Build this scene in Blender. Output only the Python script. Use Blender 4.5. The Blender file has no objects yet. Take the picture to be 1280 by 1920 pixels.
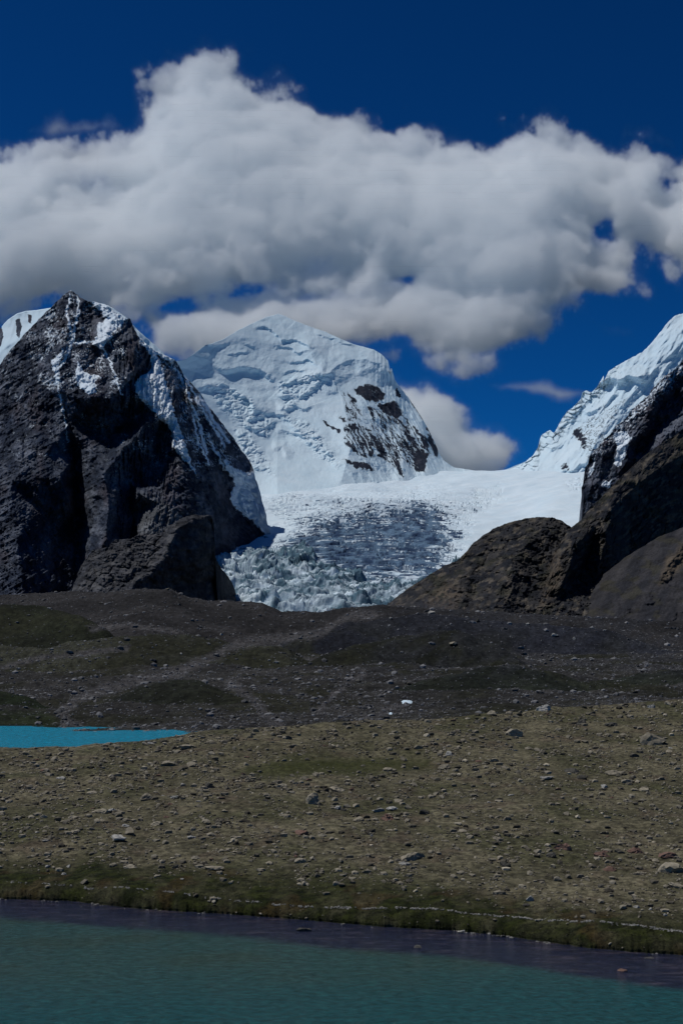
import bpy, math, random
import numpy as np
from mathutils import Vector

# ------------------------------------------------------------------ camera, sky, sun, exposure
scene = bpy.context.scene
COL = scene.collection
F, CX, HY, CZ = 2667.0, 640.0, 1250.0, 15.0      # a 50 mm lens, 36 mm tall frame; the eye is 15 m above the lake

cd = bpy.data.cameras.new('camera')
cam = bpy.data.objects.new('camera', cd); COL.objects.link(cam)
cam.location = (0, 0, CZ); cam.rotation_euler = (math.pi / 2, 0, 0)
cd.sensor_fit = 'VERTICAL'; cd.sensor_height = 36.0; cd.lens = 50.0
cd.shift_y = (HY - 960.0) / 1920.0
cd.clip_start = 1.0; cd.clip_end = 60000.0
scene.camera = cam

SUN_EL, SUN_AZ = 62.0, -80.0                      # azimuth clockwise from the view direction
world = bpy.data.worlds.new('World'); scene.world = world; world.use_nodes = True
wn, wl = world.node_tree.nodes, world.node_tree.links
sky = wn.new('ShaderNodeTexSky'); sky.sky_type = 'NISHITA'; sky.sun_disc = False
sky.sun_elevation = math.radians(SUN_EL); sky.sun_rotation = math.radians(SUN_AZ)
sky.altitude = 5200; sky.air_density = 1.0; sky.dust_density = 0.1; sky.ozone_density = 4.0
gam = wn.new('ShaderNodeGamma'); gam.inputs[1].default_value = 1.5
mul = wn.new('ShaderNodeMix'); mul.data_type = 'RGBA'; mul.blend_type = 'MULTIPLY'
mul.inputs[0].default_value = 1.0; mul.inputs[7].default_value = (0.04, 0.46, 0.66, 1)
bg = wn['Background']; bg.inputs[1].default_value = 0.05
wl.new(sky.outputs[0], gam.inputs[0]); wl.new(gam.outputs[0], mul.inputs[6]); wl.new(mul.outputs[2], bg.inputs[0])

sd = bpy.data.lights.new('sun', 'SUN'); sd.energy = 3.2; sd.angle = math.radians(0.5); sd.color = (1.0, 0.975, 0.945)
sun = bpy.data.objects.new('sun', sd); COL.objects.link(sun)
ce = math.cos(math.radians(SUN_EL))
SUN_DIR = Vector((ce * math.sin(math.radians(SUN_AZ)), ce * math.cos(math.radians(SUN_AZ)), math.sin(math.radians(SUN_EL))))
sun.rotation_euler = SUN_DIR.to_track_quat('Z', 'Y').to_euler()

scene.view_settings.view_transform = 'Standard'
scene.view_settings.look = 'None'
scene.view_settings.exposure = -0.35
scene.view_settings.gamma = 1.0
scene.cycles.volume_bounces = 32
scene.cycles.max_bounces = 32
scene.cycles.diffuse_bounces = 3
scene.cycles.volume_step_rate = 1.0
scene.cycles.volume_max_steps = 256
scene.cycles.use_denoising = True

rng = np.random.default_rng(7)
random.seed(7)

# ------------------------------------------------------------------ numpy noise
def _h(i, j, seed):
    with np.errstate(over='ignore'):
        i = i.astype(np.int64).astype(np.uint32); j = j.astype(np.int64).astype(np.uint32)
        n = i * np.uint32(374761393) + j * np.uint32(668265263) + np.uint32((seed * 2246822519 + 3266489917) & 0xffffffff)
        n = (n ^ (n >> np.uint32(13))) * np.uint32(1274126177)
        n = (n ^ (n >> np.uint32(16))) * np.uint32(2246822519)
        return n ^ (n >> np.uint32(15))

def rnd(i, j, seed):
    return _h(i, j, seed).astype(np.float64) / 4294967295.0

def perlin(x, y, seed=0):
    xi = np.floor(x); yi = np.floor(y); fx = x - xi; fy = y - yi
    u = fx * fx * fx * (fx * (fx * 6 - 15) + 10); v = fy * fy * fy * (fy * (fy * 6 - 15) + 10)
    def g(a, b, dx, dy):
        t = rnd(a, b, seed) * (2 * np.pi)
        return np.cos(t) * dx + np.sin(t) * dy
    n00 = g(xi, yi, fx, fy); n10 = g(xi + 1, yi, fx - 1, fy)
    n01 = g(xi, yi + 1, fx, fy - 1); n11 = g(xi + 1, yi + 1, fx - 1, fy - 1)
    a = n00 + (n10 - n00) * u; b = n01 + (n11 - n01) * u
    return (a + (b - a) * v) * 1.5

def fbm(x, y, octv=5, seed=0, gain=0.5, lac=2.03):
    s = 0.0; a = 1.0; t = 0.0
    for k in range(octv):
        s = s + a * perlin(x, y, seed + 17 * k); t += a
        x = x * lac + 3.1; y = y * lac + 7.7; a *= gain
    return s / t

def ridged(x, y, octv=5, seed=0, gain=0.5, lac=2.07):
    s = 0.0; a = 1.0; t = 0.0; w = 1.0
    for k in range(octv):
        n = 1.0 - np.abs(perlin(x, y, seed + 31 * k)) * 1.6
        n = np.clip(n, 0, 1) ** 2
        s = s + a * n * w; t += a; w = np.clip(n * 1.6, 0.15, 1)
        x = x * lac + 5.3; y = y * lac + 1.9; a *= gain
    return s / t

def worley(x, y, seed=0):
    xi = np.floor(x); yi = np.floor(y)
    f1 = np.full(x.shape, 9.0); f2 = np.full(x.shape, 9.0); cid = np.zeros(x.shape)
    for dx in (-1, 0, 1):
        for dy in (-1, 0, 1):
            cx = xi + dx; cy = yi + dy
            px = cx + rnd(cx, cy, seed); py = cy + rnd(cx, cy, seed + 5)
            d = np.hypot(px - x, py - y); r = rnd(cx, cy, seed + 9)
            closer = d < f1
            f2 = np.where(closer, f1, np.minimum(f2, d)); cid = np.where(closer, r, cid); f1 = np.where(closer, d, f1)
    return f1, f2, cid

def facets(X, Y, lines):
    """relief from ridge and gully lines given as (px, row, metres towards the viewer), joined by flat facets"""
    from mathutils.geometry import delaunay_2d_cdt
    idx, vs, val, ed = {}, [], [], []
    for L in lines:
        pv = None
        for p in L:
            k = (p[0], p[1])
            if k not in idx: idx[k] = len(vs); vs.append(Vector(k)); val.append(float(p[2]))
            if pv is not None: ed.append((pv, idx[k]))
            pv = idx[k]
    V, E, T, ov, oe, of = delaunay_2d_cdt(vs, ed, [], 0, 1e-4)
    val2 = []
    for v, o in zip(V, ov):
        if o: val2.append(val[o[0]])
        else:
            dd = sorted(((v - q).length, val[i]) for i, q in enumerate(vs))[:2]; s = dd[0][0] + dd[1][0]
            val2.append((dd[0][1] * dd[1][0] + dd[1][1] * dd[0][0]) / s)
    out = np.zeros(X.shape)
    for t in T:
        (ax, ay), (bx, by), (cx, cy) = (V[i] for i in t); va, vb, vc = (val2[i] for i in t)
        m = (X >= min(ax, bx, cx) - 1) & (X <= max(ax, bx, cx) + 1) & (Y >= min(ay, by, cy) - 1) & (Y <= max(ay, by, cy) + 1)
        x, y = X[m], Y[m]; dt = (by - cy) * (ax - cx) + (cx - bx) * (ay - cy)
        if abs(dt) < 1e-6: continue
        u = ((by - cy) * (x - cx) + (cx - bx) * (y - cy)) / dt; v = ((cy - ay) * (x - cx) + (ax - cx) * (y - cy)) / dt; w = 1 - u - v
        ok = (u > -1e-3) & (v > -1e-3) & (w > -1e-3); o = out[m]; o[ok] = (u * va + v * vb + w * vc)[ok]; out[m] = o
    return out

def crag(x, y, seed, sx=34.0, sy=52.0):
    """angular broken rock: creased facets at three sizes, 0 to 1"""
    x = x + 0.28 * sx * fbm(x / sx, y / sx, 4, seed + 1); y = y + 0.28 * sy * fbm(x / sx, y / sx, 4, seed + 2)
    t = 0.0
    for k, (q, w) in enumerate(((1.0, 0.55), (0.42, 0.28), (0.17, 0.17))):
        f1, f2, c = worley(x / (sx * q), y / (sy * q), seed + 10 + k)
        t = t + w * (0.65 * np.clip(f2 - f1, 0, 1) + 0.35 * c * sstep(0, .12, f2 - f1))
    return t

def sstep(a, b, x):
    t = np.clip((x - a) / (b - a), 0, 1); return t * t * (3 - 2 * t)

def curve(pts):
    p = np.array(sorted(pts), float)
    return lambda x: np.interp(x, p[:, 0], p[:, 1])

def seg_dist(X, Y, pts):
    """distance to a polyline and the side (+ right / - left of a line drawn downwards), and position along it"""
    best = np.full(X.shape, 1e9); side = np.zeros(X.shape); par = np.zeros(X.shape)  # the side fades round the ends of the line
    n = len(pts) - 1
    for k in range(n):
        ax, ay = pts[k][:2]; bx, by = pts[k + 1][:2]
        dx, dy = bx - ax, by - ay; L2 = dx * dx + dy * dy + 1e-9
        t = np.clip(((X - ax) * dx + (Y - ay) * dy) / L2, 0, 1)
        d = np.hypot(X - ax - t * dx, Y - ay - t * dy)
        s = np.clip((dy * (X - ax) - dx * (Y - ay)) / (np.sqrt(L2) * (d + 1e-6)), -1, 1)
        m = d < best
        best = np.where(m, d, best); side = np.where(m, s, side); par = np.where(m, (k + t) / n, par)
    return best, side, par

def tent(X, Y, pts, wleft, wright, amp, a0=1.0, a1=1.0, pw=1.0):
    d, s, p = seg_dist(X, Y, pts)
    w = wleft + (wright - wleft) * (0.5 + 0.5 * s)
    return amp * (a0 + (a1 - a0) * p) * np.clip(1 - d / w, 0, 1) ** pw

def poly_sd(X, Y, poly):
    """signed pixel distance to a closed outline, positive inside"""
    d = np.full(X.shape, 1e9); ins = np.zeros(X.shape, bool); n = len(poly)
    for k in range(n):
        ax, ay = poly[k]; bx, by = poly[(k + 1) % n]
        dx, dy = bx - ax, by - ay; L2 = dx * dx + dy * dy + 1e-9
        t = np.clip(((X - ax) * dx + (Y - ay) * dy) / L2, 0, 1)
        d = np.minimum(d, np.hypot(X - ax - t * dx, Y - ay - t * dy))
        c = ((ay > Y) != (by > Y)) & (X < (bx - ax) * (Y - ay) / (by - ay + 1e-12) + ax)
        ins ^= c
    return np.where(ins, d, -d)

def sm(x, xs, ys, w=40.0):
    """np.interp with its corners rounded off"""
    g = np.linspace(np.min(x), np.max(x), 1200); v = sum(np.interp(g + o * w, xs, ys) for o in np.linspace(-1, 1, 25)) / 25.0
    return np.interp(x, g, v)

def lerp3(a, b, t):
    return a + (np.asarray(b, float) - a) * t[..., None]

def const3(shape, c):
    return np.broadcast_to(np.array(c, float), shape + (3,)).copy()

# ------------------------------------------------------------------ mesh helpers
def grid_faces(nr, nc):
    i = np.arange((nr - 1) * (nc - 1)); r = i // (nc - 1); c = i % (nc - 1); a = r * nc + c
    return np.stack([a, a + 1, a + nc + 1, a + nc], 1)

def mesh_from(name, V, Fc, mat, attrs=None, smooth=True, k=4):
    me = bpy.data.meshes.new(name)
    V = np.ascontiguousarray(V, np.float32); Fc = np.ascontiguousarray(Fc, np.int32)
    me.vertices.add(len(V)); me.vertices.foreach_set('co', V.ravel())
    me.loops.add(Fc.size); me.loops.foreach_set('vertex_index', Fc.ravel())
    me.polygons.add(len(Fc)); me.polygons.foreach_set('loop_start', np.arange(0, Fc.size, k, dtype=np.int32))
    me.polygons.foreach_set('loop_total', np.full(len(Fc), k, np.int32))
    me.polygons.foreach_set('use_smooth', np.full(len(Fc), smooth, bool))
    me.update(calc_edges=True)
    for an, av in (attrs or {}).items():
        av = np.asarray(av, np.float32)
        if av.ndim == 2:
            at = me.attributes.new(an, 'FLOAT_COLOR', 'POINT')
            at.data.foreach_set('color', np.ascontiguousarray(np.c_[av, np.ones(len(av))], np.float32).ravel())
        else:
            at = me.attributes.new(an, 'FLOAT', 'POINT'); at.data.foreach_set('value', np.ascontiguousarray(av))
    me.materials.append(mat)
    return me

def link(name, me, kind=None, label=None, cat=None, group=None, parent=None):
    o = bpy.data.objects.new(name, me); COL.objects.link(o)
    if kind: o['kind'] = kind
    if label: o['label'] = label
    if cat: o['category'] = cat
    if group: o['group'] = group
    if parent: o.parent = parent
    return o

def sheet(name, crest, base, depth, x0, x1, nu, nv, mat, color, snow=None, zdisp=None, back=(260, 420),
          jag=0.0, jagf=0.05, xj=0.0, seed=1, label=None, cat=None, kind='structure'):
    """a hillside: columns run up from its foot to its crest, then down the far side"""
    U = np.linspace(x0, x1, nu); V = np.linspace(0, 1, nv)
    cr = crest(U)
    if jag: cr = cr + jag * fbm(U * jagf, U * 0 + seed, 6, seed, 0.62)
    ba = np.maximum(base(U), cr + 2)
    ROW = ba[None, :] + (cr - ba)[None, :] * V[:, None]; PX = np.broadcast_to(U, ROW.shape)
    if xj: PX = PX + xj * fbm(ROW / 26, PX / 90, 5, seed + 3, .6)
    crs = np.mean([crest(U + o) for o in (-28, -21, -14, -7, 0, 7, 14, 21, 28)], 0)
    D = depth(PX, ROW, np.clip((ba[None, :] - ROW) / np.maximum(ba - crs, 2)[None, :], 0, 1.15))
    X = (PX - CX) / F * D; Z = CZ + (HY - ROW) / F * D
    if zdisp is not None: Z = Z + zdisp(PX, ROW, D)
    C = color(PX, ROW); S = snow(PX, ROW) if snow else np.zeros(ROW.shape)
    top = np.stack([X, D, Z], -1)
    rows = [top]; cc = [C]; ss = [S]
    for t in (0.06, 0.2, 0.45, 1.0):
        P = top[-1].copy(); P[:, 1] += back[0] * t; P[:, 2] -= back[1] * t ** 1.15
        P[:, 2] = np.maximum(P[:, 2], -2.5)
        rows.append(P[None]); cc.append(C[-1][None]); ss.append(S[-1][None])
    P = np.concatenate(rows); C = np.concatenate(cc); S = np.concatenate(ss)
    me = mesh_from(name, P.reshape(-1, 3), grid_faces(P.shape[0], P.shape[1]), mat,
                   {'tint': C.reshape(-1, 3), 'snow': S.ravel()})
    link(name, me, kind, label, cat)
    return top

# ------------------------------------------------------------------ materials
def new_mat(name):
    m = bpy.data.materials.new(name); m.use_nodes = True
    n = m.node_tree.nodes; l = m.node_tree.links
    return m, n, l, n['Principled BSDF']

def N(n, t, **kw):
    x = n.new(t)
    for k, v in kw.items(): setattr(x, k, v)
    return x

def noise(n, l, vec, scale, detail=6, rough=0.6, dist=0.0):
    x = n.new('ShaderNodeTexNoise'); x.inputs['Scale'].default_value = scale; x.inputs['Detail'].default_value = detail
    x.inputs['Roughness'].default_value = rough; x.inputs['Distortion'].default_value = dist
    if vec is not None: l.new(vec, x.inputs['Vector'])
    return x.outputs['Fac']

def ramp(n, l, fac, a, b, va=0.0, vb=1.0):
    x = n.new('ShaderNodeMapRange'); x.inputs[1].default_value = a; x.inputs[2].default_value = b
    x.inputs[3].default_value = va; x.inputs[4].default_value = vb; l.new(fac, x.inputs[0]); return x.outputs[0]

def math_n(n, l, op, a, b):
    x = n.new('ShaderNodeMath'); x.operation = op
    for i, v in enumerate((a, b)):
        if isinstance(v, (int, float)): x.inputs[i].default_value = v
        else: l.new(v, x.inputs[i])
    return x.outputs[0]

def mixc(n, l, fac, a, b, blend='MIX'):
    x = n.new('ShaderNodeMix'); x.data_type = 'RGBA'; x.blend_type = blend
    if isinstance(fac, (int, float)): x.inputs[0].default_value = fac
    else: l.new(fac, x.inputs[0])
    for i, v in ((6, a), (7, b)):
        if isinstance(v, tuple): x.inputs[i].default_value = v + (1,)
        else: l.new(v, x.inputs[i])
    return x.outputs[2]

def mountain_mat(name, grain, bump_d, snow_col=(0.80, 0.87, 0.93), snow_edge=0.22, var=0.8, sbump=0.25, sn=1.0):
    """rock with the albedo of the 'tint' attribute, snow lying where the 'snow' attribute says; grain is the rock-noise scale per metre"""
    m, n, l, p = new_mat(name)
    tc = N(n, 'ShaderNodeNewGeometry').outputs['Position']
    ta = N(n, 'ShaderNodeAttribute', attribute_name='tint'); sa = N(n, 'ShaderNodeAttribute', attribute_name='snow')
    n1 = noise(n, l, tc, grain, 8, 0.68); n2 = noise(n, l, tc, grain * 7, 5, 0.7); n3 = noise(n, l, tc, grain * 2.7, 7, 0.75, 0.6)
    v = math_n(n, l, 'MULTIPLY', ramp(n, l, n1, 0.25, 0.75, 1 - var * 0.6, 1 + var * 0.6), ramp(n, l, n2, 0.25, 0.75, 1 - var * 0.55, 1 + var * 0.6))
    cmb = N(n, 'ShaderNodeCombineColor'); [l.new(v, cmb.inputs[i]) for i in range(3)]
    rock = mixc(n, l, 1.0, ta.outputs['Color'], cmb.outputs[0], 'MULTIPLY')
    s = math_n(n, l, 'ADD', sa.outputs['Fac'], math_n(n, l, 'MULTIPLY', math_n(n, l, 'SUBTRACT', n3, 0.5), sn))
    sf = ramp(n, l, s, 0.5 - snow_edge, 0.5 + snow_edge)
    sc = mixc(n, l, ramp(n, l, noise(n, l, tc, grain * 0.6, 4), 0.3, 0.7), snow_col, tuple(c * k for c, k in zip(snow_col, (0.86, 0.92, 0.95))))
    l.new(mixc(n, l, sf, rock, sc), p.inputs['Base Color'])
    p.inputs['Roughness'].default_value = 0.95; p.inputs['Specular IOR Level'].default_value = 0.12
    b = N(n, 'ShaderNodeBump'); b.inputs['Distance'].default_value = bump_d
    hgt = math_n(n, l, 'ADD', math_n(n, l, 'MULTIPLY', n1, 1.0), math_n(n, l, 'MULTIPLY', n2, 0.25))
    l.new(hgt, b.inputs['Height']); l.new(ramp(n, l, sf, 0, 1, 1.0, sbump), b.inputs['Strength'])
    l.new(b.outputs[0], p.inputs['Normal'])
    return m

# ------------------------------------------------------------------ lakebed and valley floor reaching the horizon
M_floor, n, l, p = new_mat('valley_gravel')
tc = N(n, 'ShaderNodeNewGeometry').outputs['Position']
l.new(mixc(n, l, ramp(n, l, noise(n, l, tc, 0.05, 8), 0.3, 0.7), (0.05, 0.048, 0.04), (0.1, 0.095, 0.085)), p.inputs['Base Color'])
p.inputs['Roughness'].default_value = 0.95
me = mesh_from('ground', np.array([[-30000, -8000, -3.2], [30000, -8000, -3.2], [30000, 40000, -3.2], [-30000, 40000, -3.2]]), np.array([[0, 1, 2, 3]]), M_floor)
link('ground', me, 'structure')

# ------------------------------------------------------------------ mountains
M_rock = mountain_mat('dark_rock_and_snow', 0.022, 9.0, var=1.15)
M_peak = mountain_mat('glacier_snow', 0.016, 7.0, snow_col=(0.70, 0.83, 0.90), sbump=0.35, snow_edge=0.16)
M_ice = mountain_mat('glacier_ice', 0.035, 4.0, sn=.3, snow_col=(0.74, 0.85, 0.92), var=0.45, sbump=0.6, snow_edge=0.25)
M_brown = mountain_mat('brown_rock', 0.045, 3.5, var=1.0)

# ---- the dark rock pyramid on the left
lm_crest = curve([(-160, 790), (-60, 735), (0, 684), (15, 662), (30, 645), (60, 612), (95, 577), (118, 555), (133, 544), (148, 554), (163, 564), (178, 566), (200, 573),
                  (222, 588), (236, 597), (244, 597), (252, 617), (262, 632), (275, 645), (290, 656), (305, 664), (318, 669), (330, 676), (345, 702), (375, 737),
                  (400, 772), (430, 812), (455, 846), (468, 864), (476, 884), (485, 915), (495, 952), (504, 990), (514, 1022), (528, 1062), (560, 1155)])
lm_base = curve([(-160, 1150), (560, 1175)])

LM_LINES_3D = [
    [(-320, 900, 90), (-160, 790, 0), (0, 684, 0), (60, 612, 0), (95, 577, 0), (133, 544, 0), (163, 564, 0), (205, 576, 0), (243, 597, 0), (262, 632, 0), (305, 664, 0), (345, 702, 0), (400, 772, 0), (455, 846, 0), (476, 884, 0), (504, 990, 0), (528, 1062, 0), (700, 1150, 0)],
    [(-320, 450, 0), (133, 300, 0), (700, 450, 0)],
    [(133, 544, 0), (131, 600, 28), (118, 670, 48), (122, 735, 66)], [(60, 612, 0), (75, 670, 10), (95, 730, 34)], [(0, 684, 0), (30, 740, 26), (50, 800, 50)],
    [(243, 597, 0), (250, 640, 48), (250, 695, 74), (218, 736, 70)], [(163, 564, 0), (178, 615, 12), (186, 660, 20), (172, 705, 38)],
    [(122, 735, 66), (150, 745, 74), (200, 744, 78), (218, 736, 70)], [(132, 790, 30), (165, 800, 4), (205, 822, -16), (246, 790, -6)],
    [(165, 836, 34), (194, 888, 86), (204, 950, 104), (197, 1010, 108), (182, 1050, 100), (190, 1170, 110)],
    [(132, 790, 30), (142, 850, -22), (141, 930, -34), (148, 1000, -30), (156, 1085, -20), (160, 1175, -10)],
    [(50, 800, 50), (84, 852, 82), (112, 895, 96), (130, 940, 66)], [(50, 800, 50), (20, 900, 120), (30, 1000, 134), (50, 1170, 140)], [(84, 960, 60), (92, 1050, 50), (96, 1170, 60)], [(-160, 900, 130), (-140, 1170, 170)], [(-60, 840, 50), (-50, 960, 70), (-30, 1170, 90)],
    [(228, 846, 44), (244, 905, -6), (249, 960, -22), (257, 1022, -16), (262, 1175, 0)],
    [(352, 748, 66), (322, 772, 70), (268, 802, 58), (228, 846, 44)], [(246, 790, -6), (280, 750, 30)],
    [(262, 925, 46), (300, 945, 58), (345, 970, 74)], [(266, 1015, 60), (310, 1010, 72), (350, 1060, 96), (360, 1175, 110)],
    [(322, 815, 40), (345, 885, 84), (372, 930, 92), (398, 965, 92)], [(300, 806, 16), (288, 865, 6), (300, 915, 40)],
    [(262, 705, 22), (290, 765, 42), (318, 800, 50), (350, 868, 66), (376, 898, 72)], [(280, 665, 12), (262, 705, 22)],
    [(305, 664, 0), (332, 738, 66), (362, 808, 84), (392, 872, 84), (415, 940, 74)], [(322, 690, 8), (348, 748, 28), (376, 812, 40), (402, 866, 46), (430, 930, 30)],
    [(345, 702, 0), (382, 768, 48), (416, 838, 60), (440, 880, 54), (436, 945, 20)], [(378, 744, 6), (420, 812, 16), (452, 866, 18)],
    [(462, 892, 14), (470, 985, 20), (500, 1025, 8)], [(415, 940, 74), (412, 1020, 80), (432, 1100, 60), (440, 1175, 60)]]
def lm_relief(X, Y):
    wx = X + 5 * fbm(X / 26, Y / 26, 5, 3, .6); wy = Y + 5 * fbm(X / 26, Y / 26, 5, 9, .6)
    return facets(wx, wy, LM_LINES_3D)

def lm_depth(PX, ROW, V):
    cD = sm(PX, [-160, 133, 250, 330, 470, 560], [2560, 2740, 2700, 2800, 3000, 2860])
    bD = sm(PX, [-160, 140, 250, 370, 440, 560], [2080, 2140, 2110, 2220, 2600, 2640], 30)
    d = bD + (cD - bD) * V ** 0.95 - 1.45 * lm_relief(PX, ROW)
    sh = np.interp(PX, [220, 330], [0.15, 0.75]); a = PX - sh * ROW; d0 = d
    d -= 12 * ridged(a / 70, ROW / 120, 7, 11, 0.6) + 12 * ridged(a / 30 + 3, ROW / 60, 7, 21, 0.62)
    d -= 8 * ridged((ROW + 0.55 * PX) / 14, PX / 80, 5, 77, 0.6)
    d -= 7 * fbm(PX / 11, ROW / 11, 6, 5, 0.72) + 26 * crag(a, ROW, 1900, 38, 66) + 15 * crag(a + 40, ROW * 1.2, 1905, 20, 24)
    sn = 0
    for q in LM_SNOW: sn = np.maximum(sn, sstep(-14, 8, poly_sd(PX, ROW, q)))
    d = d + sn * .85 * (d0 - 34 - d)
    return d

def lm_color(PX, ROW):
    t = sstep(-0.2, 0.35, fbm(PX / 34, ROW / 46, 6, 41, .68)); u = sstep(0.05, 0.35, fbm(PX / 50 + 9, ROW / 90, 4, 51))
    c = lerp3(const3(PX.shape, (0.022, 0.031, 0.052)), (0.118, 0.134, 0.168), t)
    c = lerp3(c, (0.075, 0.062, 0.072), u * 0.5)
    scree = sstep(-12, 8, poly_sd(PX + 8 * fbm(PX / 20, ROW / 20, 3, 4), ROW, [(262, 925), (300, 940), (345, 968), (300, 1000), (262, 1015), (252, 960)]))
    return lerp3(c, (0.115, 0.125, 0.140), scree)

LM_SNOW = [[(262, 640), (290, 655), (304, 690), (318, 740), (333, 790), (347, 830), (358, 868), (374, 896), (345, 862), (325, 838), (322, 806), (292, 776), (265, 748), (251, 724), (260, 706), (284, 694), (284, 668)],
           [(146, 680), (152, 682), (156, 695), (176, 702), (192, 706), (180, 714), (180, 740), (166, 738), (150, 728), (140, 706)],
           [(95, 673), (106, 672), (118, 650), (121, 662), (110, 684), (108, 702), (112, 735), (104, 715)],
           [(163, 562), (200, 570), (242, 596), (232, 606), (214, 622), (204, 640), (192, 656), (176, 646), (184, 620), (184, 604), (196, 606), (200, 596), (182, 578)],
           [(416, 860), (430, 870), (448, 884), (490, 884), (500, 950), (520, 1030), (506, 1012), (488, 992), (462, 968), (438, 948), (430, 934), (442, 910), (430, 890)],
           [(256, 624), (275, 640), (300, 657), (330, 672), (322, 680), (300, 668), (274, 652)]]
LM_LINES = [([(131, 553), (126, 590), (136, 640), (128, 664), (112, 690)], 2.2), ([(145, 556), (149, 582), (140, 612), (136, 640)], 2.0), ([(112, 690), (108, 720), (113, 745), (122, 785), (128, 830)], 1.3),
            ([(345, 700), (375, 760), (400, 800), (420, 836)], 2.5), ([(375, 742), (402, 790), (430, 830)], 3.2), ([(330, 690), (350, 730), (372, 790), (388, 850)], 2.2),
            ([(395, 830), (408, 850), (420, 880)], 2.5), ([(362, 780), (372, 830), (392, 870)], 1.6), ([(195, 655), (215, 700), (228, 740)], 1.6), ([(160, 640), (135, 644), (180, 640)], 1.6)]

def lm_snow(PX, ROW):
    wx = PX + 9 * fbm(PX / 12, ROW / 12, 6, 61, .68); wy = ROW + 9 * fbm(PX / 12, ROW / 12, 6, 71, .68)
    s = np.full(PX.shape, -0.2)
    for q in LM_SNOW: s = np.maximum(s, sstep(-2.5, 2.5, poly_sd(wx, wy, q)) * 1.3 - 0.15)
    for q, w in LM_LINES: s = np.maximum(s, 1.1 - seg_dist(wx, wy, q)[0] / w * 0.6)
    grain = ridged((PX - 0.2 * ROW) / 5, ROW / 7, 4, 83, 0.75)
    sp = np.maximum(sstep(20, -10, np.abs(ROW - 640) - 95) * sstep(30, 60, PX) * sstep(262, 230, PX) * 0.74,
                    sstep(-30, 10, poly_sd(PX, ROW, [(290, 660), (340, 690), (460, 860), (430, 870), (360, 880), (330, 800)])) * 0.78)
    sp = np.maximum(sp, sstep(-30, 20, poly_sd(PX, ROW, [(150, 730), (260, 740), (370, 880), (340, 930), (250, 880)])) * 0.55)
    sp = np.maximum(sp, sstep(14, 0, ROW - lm_crest(PX)) * 0.7)
    sp = np.maximum(sp, 0.52 * sstep(1020, 820, ROW))
    return np.maximum(s, -0.2 + sp * (0.35 + 1.35 * grain) * (0.75 + 0.9 * fbm(PX / 28, ROW / 28, 3, 91)))

sheet('rocky_mountain', lm_crest, lm_base, lm_depth, -160, 560, 560, 520, M_rock, lm_color, lm_snow, jag=3.2, jagf=0.09, xj=3, seed=2,
      label='dark rocky pyramid mountain streaked with snow on the left', cat='mountain')

# ---- snow shoulder behind it
sh_crest = curve([(-160, 690), (-40, 650), (0, 617), (14, 600), (32, 588), (48, 583), (70, 581), (95, 577), (130, 575), (180, 566), (205, 573), (236, 594), (260, 620), (300, 655), (340, 700)])
def sh_depth(PX, ROW, V):
    d = 2860 + 320 * V - 26 * fbm(PX / 60, ROW / 60, 4, 14) - 7 * ridged(PX / 16, ROW / 40, 4, 15)
    return d - tent(PX, ROW, [(-40, 640), (0, 660), (40, 630), (90, 590)], 40, 10, 16)
def sh_snow(PX, ROW):
    s = np.ones(PX.shape)
    for q in ([(31, 600), (37, 598), (40, 615), (36, 632), (33, 628)], [(54, 590), (59, 592), (58, 606), (54, 602)], [(-5, 618), (2, 612), (6, 630), (0, 650), (-10, 650)]):
        s = np.minimum(s, 1 - 1.3 * sstep(-3, 1.5, poly_sd(PX + 2 * fbm(PX / 5, ROW / 5, 3, 8), ROW, q)))
    return s
sheet('snow_shoulder', sh_crest, curve([(-160, 780), (340, 780)]), sh_depth, -160, 340, 220, 90, M_peak, lm_color, sh_snow, jag=1.5, jagf=0.1, seed=5,
      label='snow covered shoulder behind the dark pyramid at the left edge', cat='mountain')

# ---- the big white peak in the middle
cp_crest = curve([(300, 676), (336, 677), (350, 673), (368, 660), (385, 647), (400, 643), (420, 635), (450, 617), (480, 603), (500, 594), (514, 591), (520, 588), (530, 591), (550, 600), (580, 612), (610, 622), (640, 636),
                  (665, 646), (685, 651), (700, 655), (715, 664), (727, 676), (733, 688), (732, 698), (740, 712), (748, 724), (765, 745), (785, 775), (800, 800), (815, 830), (823, 850), (832, 864), (850, 876), (900, 884)])
GL_R = np.array([880, 900, 950, 1000, 1050, 1100, 1145, 1170]); GL_D = np.array([4400, 4020, 3330, 2860, 2520, 2280, 2120, 2050])
cp_base = curve([(300, 985), (430, 975), (520, 935), (600, 930), (700, 928), (780, 920), (850, 905), (900, 905)])
def cp_serac(X, Y):
    m = 0
    for q in ([(388, 720), (420, 718), (470, 745), (485, 770), (515, 790), (500, 820), (455, 800), (410, 760)],
              [(440, 800), (465, 810), (505, 860), (515, 890), (470, 880), (450, 850)],
              [(525, 715), (585, 700), (612, 700), (600, 730), (560, 755), (535, 770), (525, 745)],
              [(528, 775), (580, 790), (625, 850), (640, 880), (600, 860), (560, 815)]):
        m = np.maximum(m, sstep(-8, 8, poly_sd(X, Y, q)))
    return m
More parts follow.
